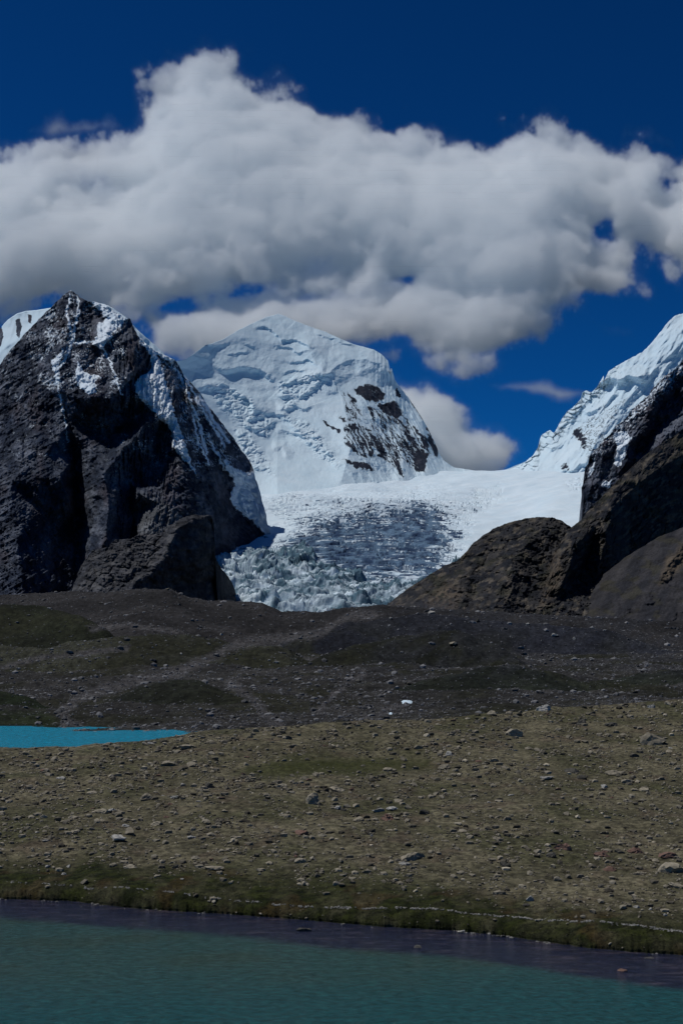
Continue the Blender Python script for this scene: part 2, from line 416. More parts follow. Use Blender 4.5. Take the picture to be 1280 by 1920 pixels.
CP_STEPS = [([(424, 692), (445, 690), (462, 687), (485, 694), (503, 702)], 7, 26, 26), ([(491, 613), (512, 618), (528, 637), (545, 634), (559, 640), (577, 646)], 5, 20, 16),
            ([(520, 650), (548, 653), (560, 660), (577, 656)], 4, 14, 10), ([(384, 647), (400, 650), (418, 647)], 3, 10, 9), ([(428, 662), (445, 663), (460, 660)], 3, 10, 9), ([(462, 647), (472, 648)], 2, 6, 5),
            ([(388, 722), (420, 722), (445, 735), (470, 748), (478, 766)], 10, 26, 30), ([(478, 765), (500, 775), (522, 776)], 6, 20, 16), ([(468, 786), (490, 784), (500, 790)], 4, 10, 12),
            ([(462, 800), (485, 805), (510, 795)], 5, 10, 12), ([(521, 838), (530, 836), (537, 852)], 8, 10, 16), ([(584, 663), (600, 690), (612, 700), (641, 681), (661, 671), (694, 675), (718, 684), (733, 696)], 30, 40, 50),
            ([(530, 722), (560, 712), (580, 708), (600, 699)], 8, 18, 20), ([(535, 742), (570, 738), (590, 722)], 8, 14, 16), ([(532, 764), (552, 760), (572, 766)], 6, 12, 14),
            ([(532, 781), (559, 803), (587, 818), (613, 848)], 10, 18, 22), ([(530, 805), (560, 812), (590, 835)], 8, 12, 14), ([(630, 868), (645, 872), (660, 890)], 8, 10, 14), ([(596, 627), (625, 635), (655, 647)], 3, 10, 10),
            ([(535, 700), (550, 692), (572, 696)], 3, 8, 8), ([(545, 680), (575, 672), (590, 680)], 3, 8, 8), ([(640, 800), (660, 833), (700, 850), (740, 870)], 20, 20, 18)]
def cp_depth(PX, ROW, V):
    wx = PX + 7 * fbm(PX / 22, ROW / 22, 4, 103); wy = ROW + 7 * fbm(PX / 22, ROW / 22, 4, 109)
    cD = sm(PX, [300, 400, 520, 640, 740, 823, 900], [3900, 4350, 4700, 4720, 4650, 4560, 4480])
    bD = sm(PX, [200, 300, 430, 520, 600, 700, 780, 850, 900], [3000, 3110, 3260, 3560, 3680, 3720, 3840, 4060, 4100], 130) + 150
    d = bD + (cD - bD) * V ** 0.74
    for q, wb, wa, am in CP_STEPS: d -= tent(wx, wy, q, wb * 1.2, wa * 1.5, am * .95, pw=1.2)
    d -= tent(PX, ROW, [(520, 590), (535, 620), (600, 660), (640, 740), (660, 830), (640, 900)], 150, 90, 130, 0.15, 1, 1.2)     # the nose between the two faces
    d -= tent(PX, ROW, [(790, 790), (800, 840), (800, 880)], 26, 30, 34) + tent(PX, ROW, [(742, 750), (752, 820), (756, 890)], 30, 24, 34, 0.2, 1.0)
    d += tent(PX, ROW, [(470, 700), (520, 760), (540, 840), (600, 885)], 60, 70, 50, 0.4, 1)                    # the snow ramp
    d += tent(PX, ROW, [(340, 690), (430, 720)], 40, 30, 30)
    m = cp_serac(PX, ROW)
    f1, f2, c = worley((wx) / 20, wy / 11, 120); g1, g2, c2 = worley(wx / 6.5, wy / 5, 130)
    d -= m * (13 * c * sstep(0.0, 0.5, f2 - f1) + 6 * c2 * sstep(0, .5, g2 - g1) + 9 * fbm(wx / 10, wy / 6, 4, 133, .6))
    d -= (1 - m) * 20 * fbm(PX / 90, ROW / 60, 3, 140)
    right = sstep(640, 700, PX) * sstep(700, 760, ROW)
    a = PX - 0.55 * ROW
    d -= right * (20 * ridged(a / 26, ROW / 120, 5, 150, 0.6) + 12 * crag(a, ROW, 1950, 16, 44)) + 2 * fbm(PX / 8, ROW / 8, 4, 170)
    return d
CP_ROCK = [([(660, 730), (676, 722), (694, 718), (708, 724), (722, 737), (720, 748), (702, 756), (684, 750), (671, 740)], 1.0), ([(705, 758), (722, 756), (738, 749), (748, 758), (757, 782), (742, 786), (718, 774)], 1.0),
           ([(740, 724), (751, 734), (752, 744), (742, 745)], 1.0), ([(641, 860), (667, 878), (706, 884), (690, 868), (661, 864)], 0.85), ([(748, 860), (757, 897), (748, 888), (738, 872)], 0.9),
           ([(770, 850), (777, 884), (797, 884), (804, 850), (790, 840)], 0.85), ([(806, 815), (822, 838), (821, 858), (812, 850), (800, 825)], 0.85),
           ([(641, 800), (647, 835), (677, 858), (722, 862), (757, 896), (751, 862), (777, 884), (797, 882), (806, 850), (820, 858), (822, 839), (807, 815), (763, 806), (722, 818), (694, 805), (667, 790)], 0.62),
           ([(636, 730), (655, 735), (690, 790), (650, 790)], 0.40), ([(690, 760), (760, 780), (815, 840), (700, 830)], 0.42)]
CP_LINES = [([(606, 789), (620, 800), (637, 809)], 2.2), ([(769, 750), (784, 772), (795, 790)], 2.4), ([(640, 785), (646, 788)], 4), ([(800, 803), (812, 826)], 2), ([(655, 742), (664, 752)], 3), ([(690, 764), (702, 784)], 2.2), ([(745, 785), (768, 812)], 2.5), ([(775, 800), (795, 830)], 2)]
def cp_snow(PX, ROW):
    wx = PX + 5 * fbm(PX / 8, ROW / 8, 4, 181); wy = ROW + 5 * fbm(PX / 8, ROW / 8, 4, 191)
    a = wx - 0.55 * wy
    streak = ridged(a / 6.0, wy / 32, 4, 201, 0.65)
    s = np.full(PX.shape, 1.15)
    for q, k in CP_ROCK:
        m = sstep(-4, 4, poly_sd(wx, wy, q))
        s = np.minimum(s, 1.15 - m * ((0.75 + 0.9 * streak) if k > 0.8 else (k * 2.35 * (0.2 + 1.1 * streak))))
    for q, w in CP_LINES: s = np.minimum(s, 0.05 + seg_dist(wx, wy, q)[0] / w * 0.6)
    return s
def cp_color(PX, ROW):
    return lerp3(const3(PX.shape, (0.020, 0.027, 0.044)), (0.036, 0.040, 0.056), sstep(-0.1, 0.3, fbm(PX / 12, ROW / 12, 4, 211)))
sheet('snow_peak', cp_crest, cp_base, cp_depth, 300, 900, 600, 400, M_peak, cp_color, cp_snow, jag=1.0, jagf=0.08, seed=8, back=(500, 700),
      label='large rounded white snow peak in the middle with bare rock on its right face', cat='mountain')

# ---- snow ridge on the right, with ice cliffs along its edge
rr_crest = curve([(900, 905), (960, 878), (984, 866), (1000, 852), (1008, 838), (1013, 818), (1020, 812), (1030, 806), (1038, 812), (1045, 800), (1052, 786), (1062, 772), (1075, 762), (1088, 748), (1091, 735), (1099, 732), (1108, 736),
                  (1118, 726), (1131, 716), (1131, 704), (1140, 696), (1155, 686), (1175, 675), (1203, 660), (1216, 648), (1235, 625), (1252, 603), (1264, 592), (1280, 587), (1330, 560), (1440, 500)])
rr_base = curve([(900, 915), (1000, 905), (1080, 900), (1110, 905), (1440, 940)])
def rr_depth(PX, ROW, V):
    cD = sm(PX, [900, 985, 1130, 1280, 1440], [4420, 4330, 4300, 4350, 4400]); bD = sm(PX, [900, 985, 1100, 1440], [4080, 4000, 3960, 3700])
    wx = PX + 6 * fbm(PX / 20, ROW / 20, 4, 303); wy = ROW + 6 * fbm(PX / 20, ROW / 20, 4, 309)
    d = bD + (cD - bD) * V ** 0.9
    edge = sstep(46, 8, ROW - rr_crest(PX)) * sstep(1180, 1120, PX)
    f1, f2, c = worley(wx / 12, wy / 9, 320)
    d -= edge * (26 * c * sstep(0, 0.15, f2 - f1))
    for q, wb, wa, am in (([(1134, 712), (1142, 706), (1156, 712), (1175, 704), (1200, 706)], 14, 20, 34), ([(1100, 772), (1120, 768), (1150, 740)], 8, 14, 16), ([(1030, 840), (1045, 836)], 8, 10, 14), ([(1050, 884), (1075, 880), (1100, 866)], 6, 14, 16)):
        d -= tent(wx, wy, q, wb, wa, am * 1.4)
    d -= 30 * fbm((PX + ROW) / 60, (PX - ROW) / 140, 4, 330) + 12 * ridged((PX + 0.75 * ROW) / 26, (PX - ROW) / 90, 5, 340) + 3 * fbm(PX / 7, ROW / 7, 4, 350)
    d -= tent(PX, ROW, [(1280, 640), (1200, 720), (1130, 800), (1090, 880)], 50, 30, 40)
    return d
def rr_snow(PX, ROW):
    wx = PX + 5 * fbm(PX / 8, ROW / 8, 4, 361); wy = ROW + 5 * fbm(PX / 8, ROW / 8, 4, 371)
    s = np.full(PX.shape, 1.15); g = ridged((wx + wy * 0.4) / 8, (wy) / 8, 4, 381, 0.7)
    for q, k in (([(1074, 808), (1092, 786), (1130, 770), (1180, 740), (1150, 790), (1120, 850), (1100, 865), (1090, 840), (1092, 822)], 0.47), ([(1072, 812), (1084, 800), (1098, 822), (1096, 845), (1088, 830)], 0.95), ([(1052, 872), (1062, 866), (1068, 884), (1054, 880)], 0.8), ([(1130, 740), (1200, 700), (1260, 690), (1200, 760)], 0.28)):
        s = np.minimum(s, 1.15 - sstep(-7, 5, poly_sd(wx, wy, q)) * k * (0.6 + 1.5 * g))
    return s
sheet('snow_ridge', rr_crest, rr_base, rr_depth, 900, 1440, 420, 330, M_peak, cp_color, rr_snow, jag=2.2, jagf=0.16, seed=12, back=(500, 600),
      label='bright snow ridge with ice cliffs climbing to the right edge', cat='mountain')

# ---- the rock face below that ridge
rf_crest = curve([(1085, 990), (1091, 960), (1092, 905), (1094, 886), (1100, 868), (1110, 850), (1130, 826), (1150, 803), (1165, 790), (1180, 775), (1195, 759), (1215, 738), (1235, 716), (1244, 705), (1260, 695), (1280, 673), (1320, 640), (1440, 560)])
def rf_depth(PX, ROW, V):
    cD = sm(PX, [1085, 1280, 1440], [2820, 3000, 3000]); bD = sm(PX, [1085, 1280, 1440], [2720, 2560, 2500])
    wx = PX + 9 * fbm(PX / 25, ROW / 25, 4, 403); wy = ROW + 9 * fbm(PX / 25, ROW / 25, 4, 409)
    d = bD + (cD - bD) * V
    d -= tent(wx, wy, [(1250, 700), (1215, 770), (1180, 830), (1160, 900)], 26, 34, 40) + tent(wx, wy, [(1160, 800), (1130, 850), (1105, 900), (1100, 950)], 20, 20, 24)
    d += tent(wx, wy, [(1280, 760), (1230, 800), (1200, 850), (1190, 880)], 40, 22, 36)
    d -= 30 * ridged((PX + 0.6 * ROW) / 60, (PX - ROW) / 90, 6, 420, 0.6) + 9 * ridged((ROW + .3 * PX) / 18, PX / 26, 5, 430, 0.6) + 3 * fbm(PX / 8, ROW / 8, 4, 440, .65) + 40 * crag(PX + .5 * ROW, ROW, 1960, 34, 50)
    return d
def rf_snow(PX, ROW):
    wx = PX + 5 * fbm(PX / 8, ROW / 8, 4, 461); wy = ROW + 5 * fbm(PX / 8, ROW / 8, 4, 471)
    s = np.full(PX.shape, -0.2); g = ridged((wx - wy * 0.2) / 7, (wy + .5 * wx) / 7, 4, 481, 0.7)
    for q in ([(1126, 905), (1140, 902), (1147, 900), (1142, 914), (1128, 913)], [(1150, 812), (1175, 808), (1182, 822), (1172, 850), (1160, 876), (1150, 870), (1158, 842)], [(1104, 880), (1116, 866), (1112, 882), (1104, 896)]):
        s = np.maximum(s, sstep(-3, 3, poly_sd(wx, wy, q)) * 1.2)
    k = 0.55 * sstep(980, 800, ROW) * (0.55 + 0.9 * sstep(50, 5, ROW - rf_crest(PX)))
    return np.maximum(s, -0.2 + k * (0.3 + 1.6 * g))
sheet('rock_face', rf_crest, curve([(1085, 1030), (1440, 1010)]), rf_depth, 1085, 1440, 300, 300, M_rock, lm_color, rf_snow, jag=4, jagf=0.12, xj=9, seed=14,
      label='dark snow speckled rock face under the right snow ridge', cat='mountain')

# ---- the glacier: snow basin, bare crevassed ice, icefall
gl_crest = curve([(360, 905), (560, 884), (700, 878), (830, 879), (890, 884), (940, 880), (985, 870), (1060, 866), (1160, 880)])

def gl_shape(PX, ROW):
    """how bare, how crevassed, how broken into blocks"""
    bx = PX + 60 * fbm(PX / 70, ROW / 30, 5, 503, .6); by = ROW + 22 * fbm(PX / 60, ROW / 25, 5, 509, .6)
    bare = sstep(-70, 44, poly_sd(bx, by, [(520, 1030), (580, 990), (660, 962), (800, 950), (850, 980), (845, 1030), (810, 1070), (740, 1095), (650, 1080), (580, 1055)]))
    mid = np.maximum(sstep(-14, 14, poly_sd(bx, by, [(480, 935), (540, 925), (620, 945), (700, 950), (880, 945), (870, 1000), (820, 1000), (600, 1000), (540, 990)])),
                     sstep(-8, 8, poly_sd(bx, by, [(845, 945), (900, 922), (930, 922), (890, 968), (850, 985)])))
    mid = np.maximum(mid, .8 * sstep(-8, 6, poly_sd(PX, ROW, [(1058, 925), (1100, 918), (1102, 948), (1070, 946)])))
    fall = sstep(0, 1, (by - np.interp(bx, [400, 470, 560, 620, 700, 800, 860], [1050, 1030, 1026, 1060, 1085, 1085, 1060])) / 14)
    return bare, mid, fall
def gl_depth(PX, ROW, V):
    return np.interp(ROW, GL_R, GL_D) + 60 * fbm(PX / 160, ROW / 70, 3, 515) * sstep(1160, 1050, ROW)
def gl_zdisp(PX, ROW, D):
    X = (PX - CX) / F * D; bare, mid, fall = gl_shape(PX, ROW)
    wx = X + 22 * fbm(X / 70, D / 70, 4, 521); wy = D + 26 * fbm(X / 90, D / 90, 4, 531)
    arc = wy + 0.0018 * (wx - 40) ** 2
    crev = ridged(wx / 190, arc / 34, 4, 541, 0.6); crev2 = ridged(wx / 70 + 3, arc / 17, 3, 551)
    z = 22 * fbm(X / 300, D / 300, 4, 561) * sstep(2400, 3000, D)
    z -= np.clip(bare * 1.0 + mid * 0.55, 0, 1) * (18 * sstep(0.35, 0.85, crev) + 8 * sstep(0.4, 0.8, crev2))
    f1, f2, c = worley(wx / 40, wy / 20, 571); g1, g2, c2 = worley(wx / 12, wy / 9, 581)
    h1, h2, c3 = worley(wx / 130, wy / 30, 577)
    z += fall * (14 * c3 * sstep(0, .15, h2 - h1) + 6 * c * sstep(0, 0.25, f2 - f1) + 4 * c2 * sstep(0, 0.25, g2 - g1) - 6 + 22 * ridged(wx / 110, wy / 48, 6, 591, .6) + 5 * fbm(wx / 12, wy / 9, 4, 595, .6))
    # the sides bank up against the rock walls
    z += 40 * sstep(900, 1130, PX) * sstep(1060, 930, ROW) + 50 * sstep(470, 400, PX) * sstep(1010, 900, ROW)
    return z
def gl_snow(PX, ROW):
    D = np.interp(ROW, GL_R, GL_D); X = (PX - CX) / F * D; bare, mid, fall = gl_shape(PX, ROW)
    wx = X + 22 * fbm(X / 70, D / 70, 4, 521); wy = D + 26 * fbm(X / 90, D / 90, 4, 531)
    arc = wy + 0.0018 * (wx - 40) ** 2
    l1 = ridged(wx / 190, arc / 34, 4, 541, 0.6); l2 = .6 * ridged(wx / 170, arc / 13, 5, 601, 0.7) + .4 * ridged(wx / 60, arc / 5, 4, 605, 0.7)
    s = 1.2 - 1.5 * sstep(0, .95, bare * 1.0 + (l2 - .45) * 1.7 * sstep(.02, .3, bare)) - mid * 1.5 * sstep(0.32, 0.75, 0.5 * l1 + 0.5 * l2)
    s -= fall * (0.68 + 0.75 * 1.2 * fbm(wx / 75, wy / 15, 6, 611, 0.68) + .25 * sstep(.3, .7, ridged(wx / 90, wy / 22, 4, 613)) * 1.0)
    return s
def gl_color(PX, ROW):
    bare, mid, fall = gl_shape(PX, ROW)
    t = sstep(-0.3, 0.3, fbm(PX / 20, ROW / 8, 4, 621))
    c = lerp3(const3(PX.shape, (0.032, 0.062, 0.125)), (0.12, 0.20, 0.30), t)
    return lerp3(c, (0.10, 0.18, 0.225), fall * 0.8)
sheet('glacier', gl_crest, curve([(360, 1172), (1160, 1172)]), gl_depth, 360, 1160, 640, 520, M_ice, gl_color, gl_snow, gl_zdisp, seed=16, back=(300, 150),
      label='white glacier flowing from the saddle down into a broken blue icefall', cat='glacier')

# ---- dark buttress at the foot of the pyramid
bu_crest = curve([(120, 1150), (140, 1090), (155, 1058), (162, 1048), (172, 1032), (200, 1026), (215, 1012), (245, 1010), (262, 1000), (285, 1003), (303, 998), (315, 985), (328, 982), (343, 970), (365, 965), (385, 967), (397, 965), (401, 975), (402, 1005), (403, 1042), (412, 1062), (425, 1078),
                  (435, 1092), (440, 1108), (447, 1122), (456, 1140), (470, 1160)])
def bu_depth(PX, ROW, V):
    wx = PX + 7 * fbm(PX / 18, ROW / 18, 4, 703); wy = ROW + 7 * fbm(PX / 18, ROW / 18, 4, 709)
    face = sstep(-8, 14, poly_sd(wx, wy, [(318, 990), (345, 965), (410, 955), (480, 1200), (240, 1200), (235, 1095), (280, 1070), (300, 1040)]))
    q = wx - np.interp(wy, [960, 985, 1030, 1060, 1095, 1130], [332, 322, 312, 290, 250, 240])
    d = 1560 + 120 * V + 1.9 * (np.sqrt(q * q + 60) + q) * .5 + .3 * PX
    d -= face * 20 * (1 - V)
    d += (1 - face) * 90 * (V - 0.25)
    d -= 14 * ridged(PX / 40, ROW / 60, 6, 720, 0.6) * (1 - 0.5 * face) + 4 * ridged((ROW - .2 * PX) / 9, PX / 40, 5, 730) * (1 - .6 * face) + 2.0 * fbm(PX / 6, ROW / 6, 4, 740)
    d -= (1 - .6 * face) * 26 * crag(PX, ROW, 1990, 30, 22)
    return d
def bu_color(PX, ROW):
    return lerp3(const3(PX.shape, (0.045, 0.048, 0.056)), (0.095, 0.096, 0.100), sstep(-0.2, 0.3, fbm(PX / 22, ROW / 14, 5, 751)))
sheet('rock_buttress', bu_crest, curve([(120, 1165), (470, 1168)]), bu_depth, 120, 470, 300, 190, M_rock, bu_color, None, jag=2.2, jagf=0.14, xj=5, seed=18, back=(160, 260),
      label='blunt dark rock buttress standing in shadow in front of the left mountain', cat='cliff')

# ---- brown slopes on the right
mo_crest = curve([(690, 1160), (720, 1138), (745, 1118), (765, 1103), (800, 1081), (830, 1062), (858, 1050), (872, 1036), (885, 1020), (905, 1004), (925, 991), (955, 979), (985, 972), (1010, 969), (1035, 970), (1052, 976), (1066, 986), (1100, 1005), (1160, 1050)])
def mo_depth(PX, ROW, V):
    d = 1430 + 470 * V ** 0.9 + np.interp(PX, [690, 1000], [60, 0])
    wx = PX + 6 * fbm(PX / 22, ROW / 22, 4, 805); wy = ROW + 5 * fbm(PX / 22, ROW / 22, 4, 807)
    d -= facets(wx, wy, [[(600, 1000, 0), (765, 1100, 0), (858, 1048, 0), (925, 988, 0), (1010, 965, 0), (1060, 980, 0), (1200, 1050, 0)], [(925, 988, 0), (912, 1040, -16), (895, 1095, -26), (880, 1190, -20)], [(1010, 965, 0), (985, 1010, 26), (960, 1060, 44), (935, 1110, 50), (915, 1190, 40)],
        [(858, 1048, 0), (866, 1085, 24), (852, 1120, 34), (840, 1190, 30)], [(1040, 985, 4), (1015, 1050, -16), (995, 1110, -24), (985, 1190, -20)], [(765, 1100, 0), (790, 1140, 14), (770, 1190, 20)], [(815, 1080, 2), (812, 1130, -12), (800, 1190, -10)], [(600, 1200, 0), (620, 1220, 0), (1200, 1220, 0)]]) * .9
    d -= 26 * ridged((PX - .3 * ROW) / 55, ROW / 60, 6, 801, 0.64) + 5 * ridged((ROW + .35 * PX) / 15, PX / 45, 6, 811, .6) + 24 * crag(PX - .4 * ROW, ROW + .2 * PX, 1970, 26, 20) + 3 * fbm(PX / 7, ROW / 7, 5, 821, .72)
    return d
def br_color(PX, ROW):
    wx = PX + 6 * fbm(PX / 14, ROW / 14, 4, 831)
    t = sstep(-0.25, 0.3, fbm((PX + .5 * ROW) / 34, ROW / 22, 5, 841)); u = sstep(0.02, 0.3, fbm(PX / 16, (ROW + .4 * PX) / 9, 5, 851)); g = sstep(0.05, 0.35, fbm(PX / 50, ROW / 26, 4, 861))
    c = lerp3(const3(PX.shape, (0.016, 0.018, 0.023)), (0.042, 0.041, 0.041), t)
    c = lerp3(c, (0.110, 0.096, 0.076), u * 0.8)
    c = lerp3(c, (0.032, 0.033, 0.018), g * 0.5)
    tan = 0
    for q in ([(800, 1130), (835, 1095), (862, 1105), (850, 1150), (815, 1145)], [(1020, 1110), (1040, 1040), (1054, 1045), (1050, 1095), (1010, 1145)]):
        tan = np.maximum(tan, sstep(-12, 8, poly_sd(wx, ROW, q)))
    c = lerp3(c, (0.105, 0.085, 0.064), tan * sstep(-.3, .2, fbm(PX / 10, ROW / 8, 4, 871)) * 0.95)
    grey = sstep(1115, 1140, ROW + .12 * (PX - 800)) * sstep(900, 820, PX)
    return lerp3(c, (0.042, 0.043, 0.050), grey * 0.6)
sheet('brown_knoll', mo_crest, curve([(690, 1185), (1160, 1190)]), mo_depth, 690, 1160, 400, 250, M_brown, br_color, None, jag=2.5, jagf=0.1, seed=20, back=(200, 260),
      label='rounded brown rock knoll standing beside the icefall', cat='hill')

sp_crest = curve([(985, 1175), (1000, 1130), (1022, 1085), (1035, 1050), (1048, 1022), (1060, 1000), (1074, 985), (1088, 976), (1098, 962), (1115, 944), (1140, 918), (1160, 897), (1185, 874), (1210, 852), (1240, 830), (1262, 818), (1280, 804), (1330, 770), (1440, 690)])
def sp_depth(PX, ROW, V):
    wx = PX + 8 * fbm(PX / 24, ROW / 24, 4, 903); wy = ROW + 8 * fbm(PX / 24, ROW / 24, 4, 909)
    below = ROW - sp_crest(PX)
    d = np.interp(PX, [985, 1060, 1150, 1280, 1440], [1620, 1800, 2000, 2420, 2800])
    strip = np.interp(PX, [1000, 1100, 1280, 1440], [16, 40, 46, 50])
    d = d - 2.6 * np.minimum(below, strip) - 0.25 * np.maximum(below - strip, 0) * np.interp(PX, [1000, 1100, 1180], [2.6, 2.0, 1])
    d -= facets(wx, wy, [[(900, 1190, 0), (1022, 1085, 0), (1060, 1000, 0), (1098, 962, 0), (1160, 897, 0), (1280, 804, 0), (1500, 640, 0)], [(1098, 962, 0), (1088, 1005, 40), (1070, 1050, 56), (1052, 1100, 54), (1020, 1180, 40)], [(1125, 940, 2), (1112, 1000, -14), (1098, 1055, -22), (1080, 1120, -10)],
        [(1160, 905, 6), (1146, 955, 40), (1134, 1015, 48), (1118, 1075, 44), (1110, 1180, 40)], [(1200, 900, 0), (1180, 980, -30), (1170, 1060, -30)], [(1260, 860, 8), (1240, 940, 20), (1225, 1030, 20)], [(1320, 850, 0), (1310, 960, -20)], [(1500, 900, 20), (1500, 1250, 0), (900, 1250, 0)]])
    d -= 20 * ridged((PX + .5 * ROW) / 50, (ROW - .5 * PX) / 70, 6, 920, .58) + 5 * ridged(ROW / 14, PX / 26, 6, 930, .6) + 30 * crag(PX + .5 * ROW, ROW, 1980, 30, 40) + 3 * fbm(PX / 7, ROW / 7, 5, 940, .72)
    return d
sheet('brown_spur', sp_crest, curve([(985, 1190), (1440, 1190)]), sp_depth, 985, 1440, 380, 380, M_brown, br_color, None, jag=3, jagf=0.1, seed=22, back=(260, 420),
      label='steep brown rock spur with a deep shadowed face at the right edge', cat='cliff')

sc_crest = curve([(1010, 1190), (1040, 1152), (1062, 1133), (1085, 1110), (1110, 1092), (1140, 1070), (1170, 1046), (1200, 1027), (1235, 1006), (1262, 996), (1280, 988), (1440, 900)])
def sc_depth(PX, ROW, V):
    d = 1330 + 380 * V + 0.0 * PX
    d -= 9 * fbm((PX + .7 * ROW) / 40, (ROW - PX) / 150, 4, 1001) + 3.2 * fbm(PX / 6, ROW / 6, 5, 1011, .75)
    d -= tent(PX + 6 * fbm(PX / 12, ROW / 12, 3, 1014), ROW, [(1290, 1000), (1265, 1040), (1240, 1080)], 16, 16, 22) + 10 * sstep(.1, .5, fbm(PX / 40, ROW / 40, 4, 1021))
    return d
def sc_color(PX, ROW):
    t = sstep(-0.3, 0.3, fbm((PX + .7 * ROW) / 30, (ROW - PX) / 120, 5, 1031))
    c = lerp3(const3(PX.shape, (0.024, 0.025, 0.030)), (0.042, 0.041, 0.044), t)
    c = lerp3(c, (0.042, 0.040, 0.026), .6 * sstep(.05, .35, fbm(PX / 40, ROW / 20, 4, 1041)))
    tan = sstep(-8, 6, poly_sd(PX + 6 * fbm(PX / 12, ROW / 12, 4, 1051), ROW, [(1250, 1045), (1266, 1040), (1290, 1000), (1300, 1040), (1262, 1075), (1236, 1095)]))
    return lerp3(c, (0.11, 0.088, 0.062), tan * .8)
sheet('scree_slope', sc_crest, curve([(1010, 1215), (1440, 1215)]), sc_depth, 1010, 1440, 330, 230, M_brown, sc_color, None, jag=2, jagf=0.08, seed=24, back=(100, 60),
      label='smooth grey scree slope running down from the right edge', cat='slope')

# ------------------------------------------------------------------ moraine hills behind the far lake
def layer(crest, sf, sb, r=8.0):
    a = np.array(crest, float); 
    zc = CZ + (HY - a[:, 1]) / F * a[:, 2]
    def f(px, D):
        q0 = D - np.interp(px, a[:, 0], a[:, 2]); bl = sstep(15, 130, np.abs(q0))
        z = np.interp(px, a[:, 0], zc) * (1 - bl) + sm(px, a[:, 0], zc, 70) * bl - 0.5 * np.maximum(0, np.maximum(a[0, 0] - px, px - a[-1, 0])) * a[:, 2].mean() / F * 1.0; dc = sm(px, a[:, 0], a[:, 2], 50); q = D - dc
        fall = 1.35 * np.where(q < 0, sf, sb) * (np.sqrt(q * q + r * r) - r)
        return z - fall
    return f
MOR = [layer([(-160, 1124, 1290), (0, 1117, 1290), (100, 1112, 1280), (200, 1110, 1260), (250, 1106, 1250), (322, 1104, 1250), (338, 1114, 1250), (355, 1122, 1250), (400, 1127, 1240), (450, 1128, 1230), (492, 1131, 1220), (530, 1147, 1210), (600, 1148, 1200), (640, 1141, 1200), (720, 1134, 1200), (800, 1141, 1210), (900, 1147, 1230), (1000, 1152, 1250), (1280, 1166, 1250), (1440, 1170, 1250)], .16, .10, 20),
       layer([(-160, 1150, 960), (0, 1138, 980), (90, 1140, 980), (150, 1158, 960), (200, 1188, 930), (240, 1215, 900)], .26, .2, 14),
       layer([(560, 1190, 960), (640, 1170, 980), (720, 1160, 1000), (800, 1154, 1010), (900, 1160, 1020), (1000, 1170, 1020), (1100, 1182, 1010), (1200, 1204, 980), (1280, 1228, 940), (1440, 1260, 900)], .30, .2, 12),
       layer([(-160, 1205, 740), (0, 1213, 740), (80, 1212, 750), (170, 1203, 760), (250, 1198, 770), (350, 1194, 780), (450, 1203, 780), (540, 1222, 770), (600, 1260, 740)], .20, .15, 14),
       layer([(540, 1270, 740), (600, 1232, 760), (660, 1212, 790), (730, 1192, 810), (800, 1184, 820), (870, 1192, 820), (930, 1214, 800), (980, 1244, 770), (1030, 1285, 740)], .24, .2, 14),
       layer([(150, 1385, 400), (180, 1345, 412), (220, 1312, 425), (270, 1288, 432), (330, 1273, 440), (380, 1276, 440), (430, 1298, 430), (470, 1330, 420), (510, 1372, 410), (530, 1395, 400)], .27, .25, 10),
       layer([(560, 1370, 450), (620, 1335, 460), (680, 1310, 480), (740, 1292, 500), (810, 1276, 510), (880, 1262, 520), (960, 1256, 530), (1030, 1263, 530), (1090, 1276, 530), (1150, 1270, 540), (1280, 1252, 560), (1440, 1246, 580)], .17, .2, 14),
       layer([(-160, 1285, 440), (0, 1298, 440), (70, 1312, 430), (110, 1340, 410), (140, 1380, 390)], .20, .2, 10)]
def shore_D(px):
    row = np.interp(px, [-160, 0, 120, 200, 300, 360, 500], [1369, 1371.5, 1375, 1378, 1381, 1384, 1386]); return CZ * F / (row - HY)
def mor_z(px, D, fine=True):
    X = (px - CX) / F * D
    px2 = px + (10 * fbm(X / 60, D / 60, 3, 1101)) * 500 / D
    k = 1.2; L = [0.035 * (D - shore_D(px)) - 0.35] + [f(px2, D) for f in MOR]; mx = np.max(np.stack(L), 0)
    z = mx + k * np.log(sum(np.exp((q - mx) / k) for q in L)) - 1.2 * sstep(420, 300, D)
    up = sstep(-2, 12, D - shore_D(px))
    z = z + up * (5.5 * fbm(X / 75, D / 60, 4, 1111) * sstep(300, 600, D) * sstep(1200, 1000, D) + 2.6 * fbm(X / 24, D / 22, 4, 1121) + 0.35 * sstep(300, 700, D) * ridged(X / 9, D / 12, 4, 1131))
    if fine: z = z + up * (0.45 * fbm(X / 2.6, D / 2.6, 4, 1141, .75))
    lake = (1 - sstep(340, 372, px)) * (1 - sstep(-1.5, 1.5, D - shore_D(px)))
    return z * (1 - lake) + lake * -1.5
def mor_layer(px, D):
    X = (px - CX) / F * D; px2 = px + (10 * fbm(X / 60, D / 60, 3, 1101)) * 500 / D
    return np.argmax(np.stack([f(px2, D) for f in MOR] + [0.035 * (D - shore_D(px)) - .35]), 0)
LCOL = np.array([(.028, .027, .027), (.014, .018, .007), (.016, .019, .028), (.036, .038, .024), (.013, .015, .009), (.013, .016, .009), (.016, .021, .013), (.014, .024, .006), (.040, .039, .036)])  # mound tints: olive and grey ground, with cloud and slope shade put into the colour
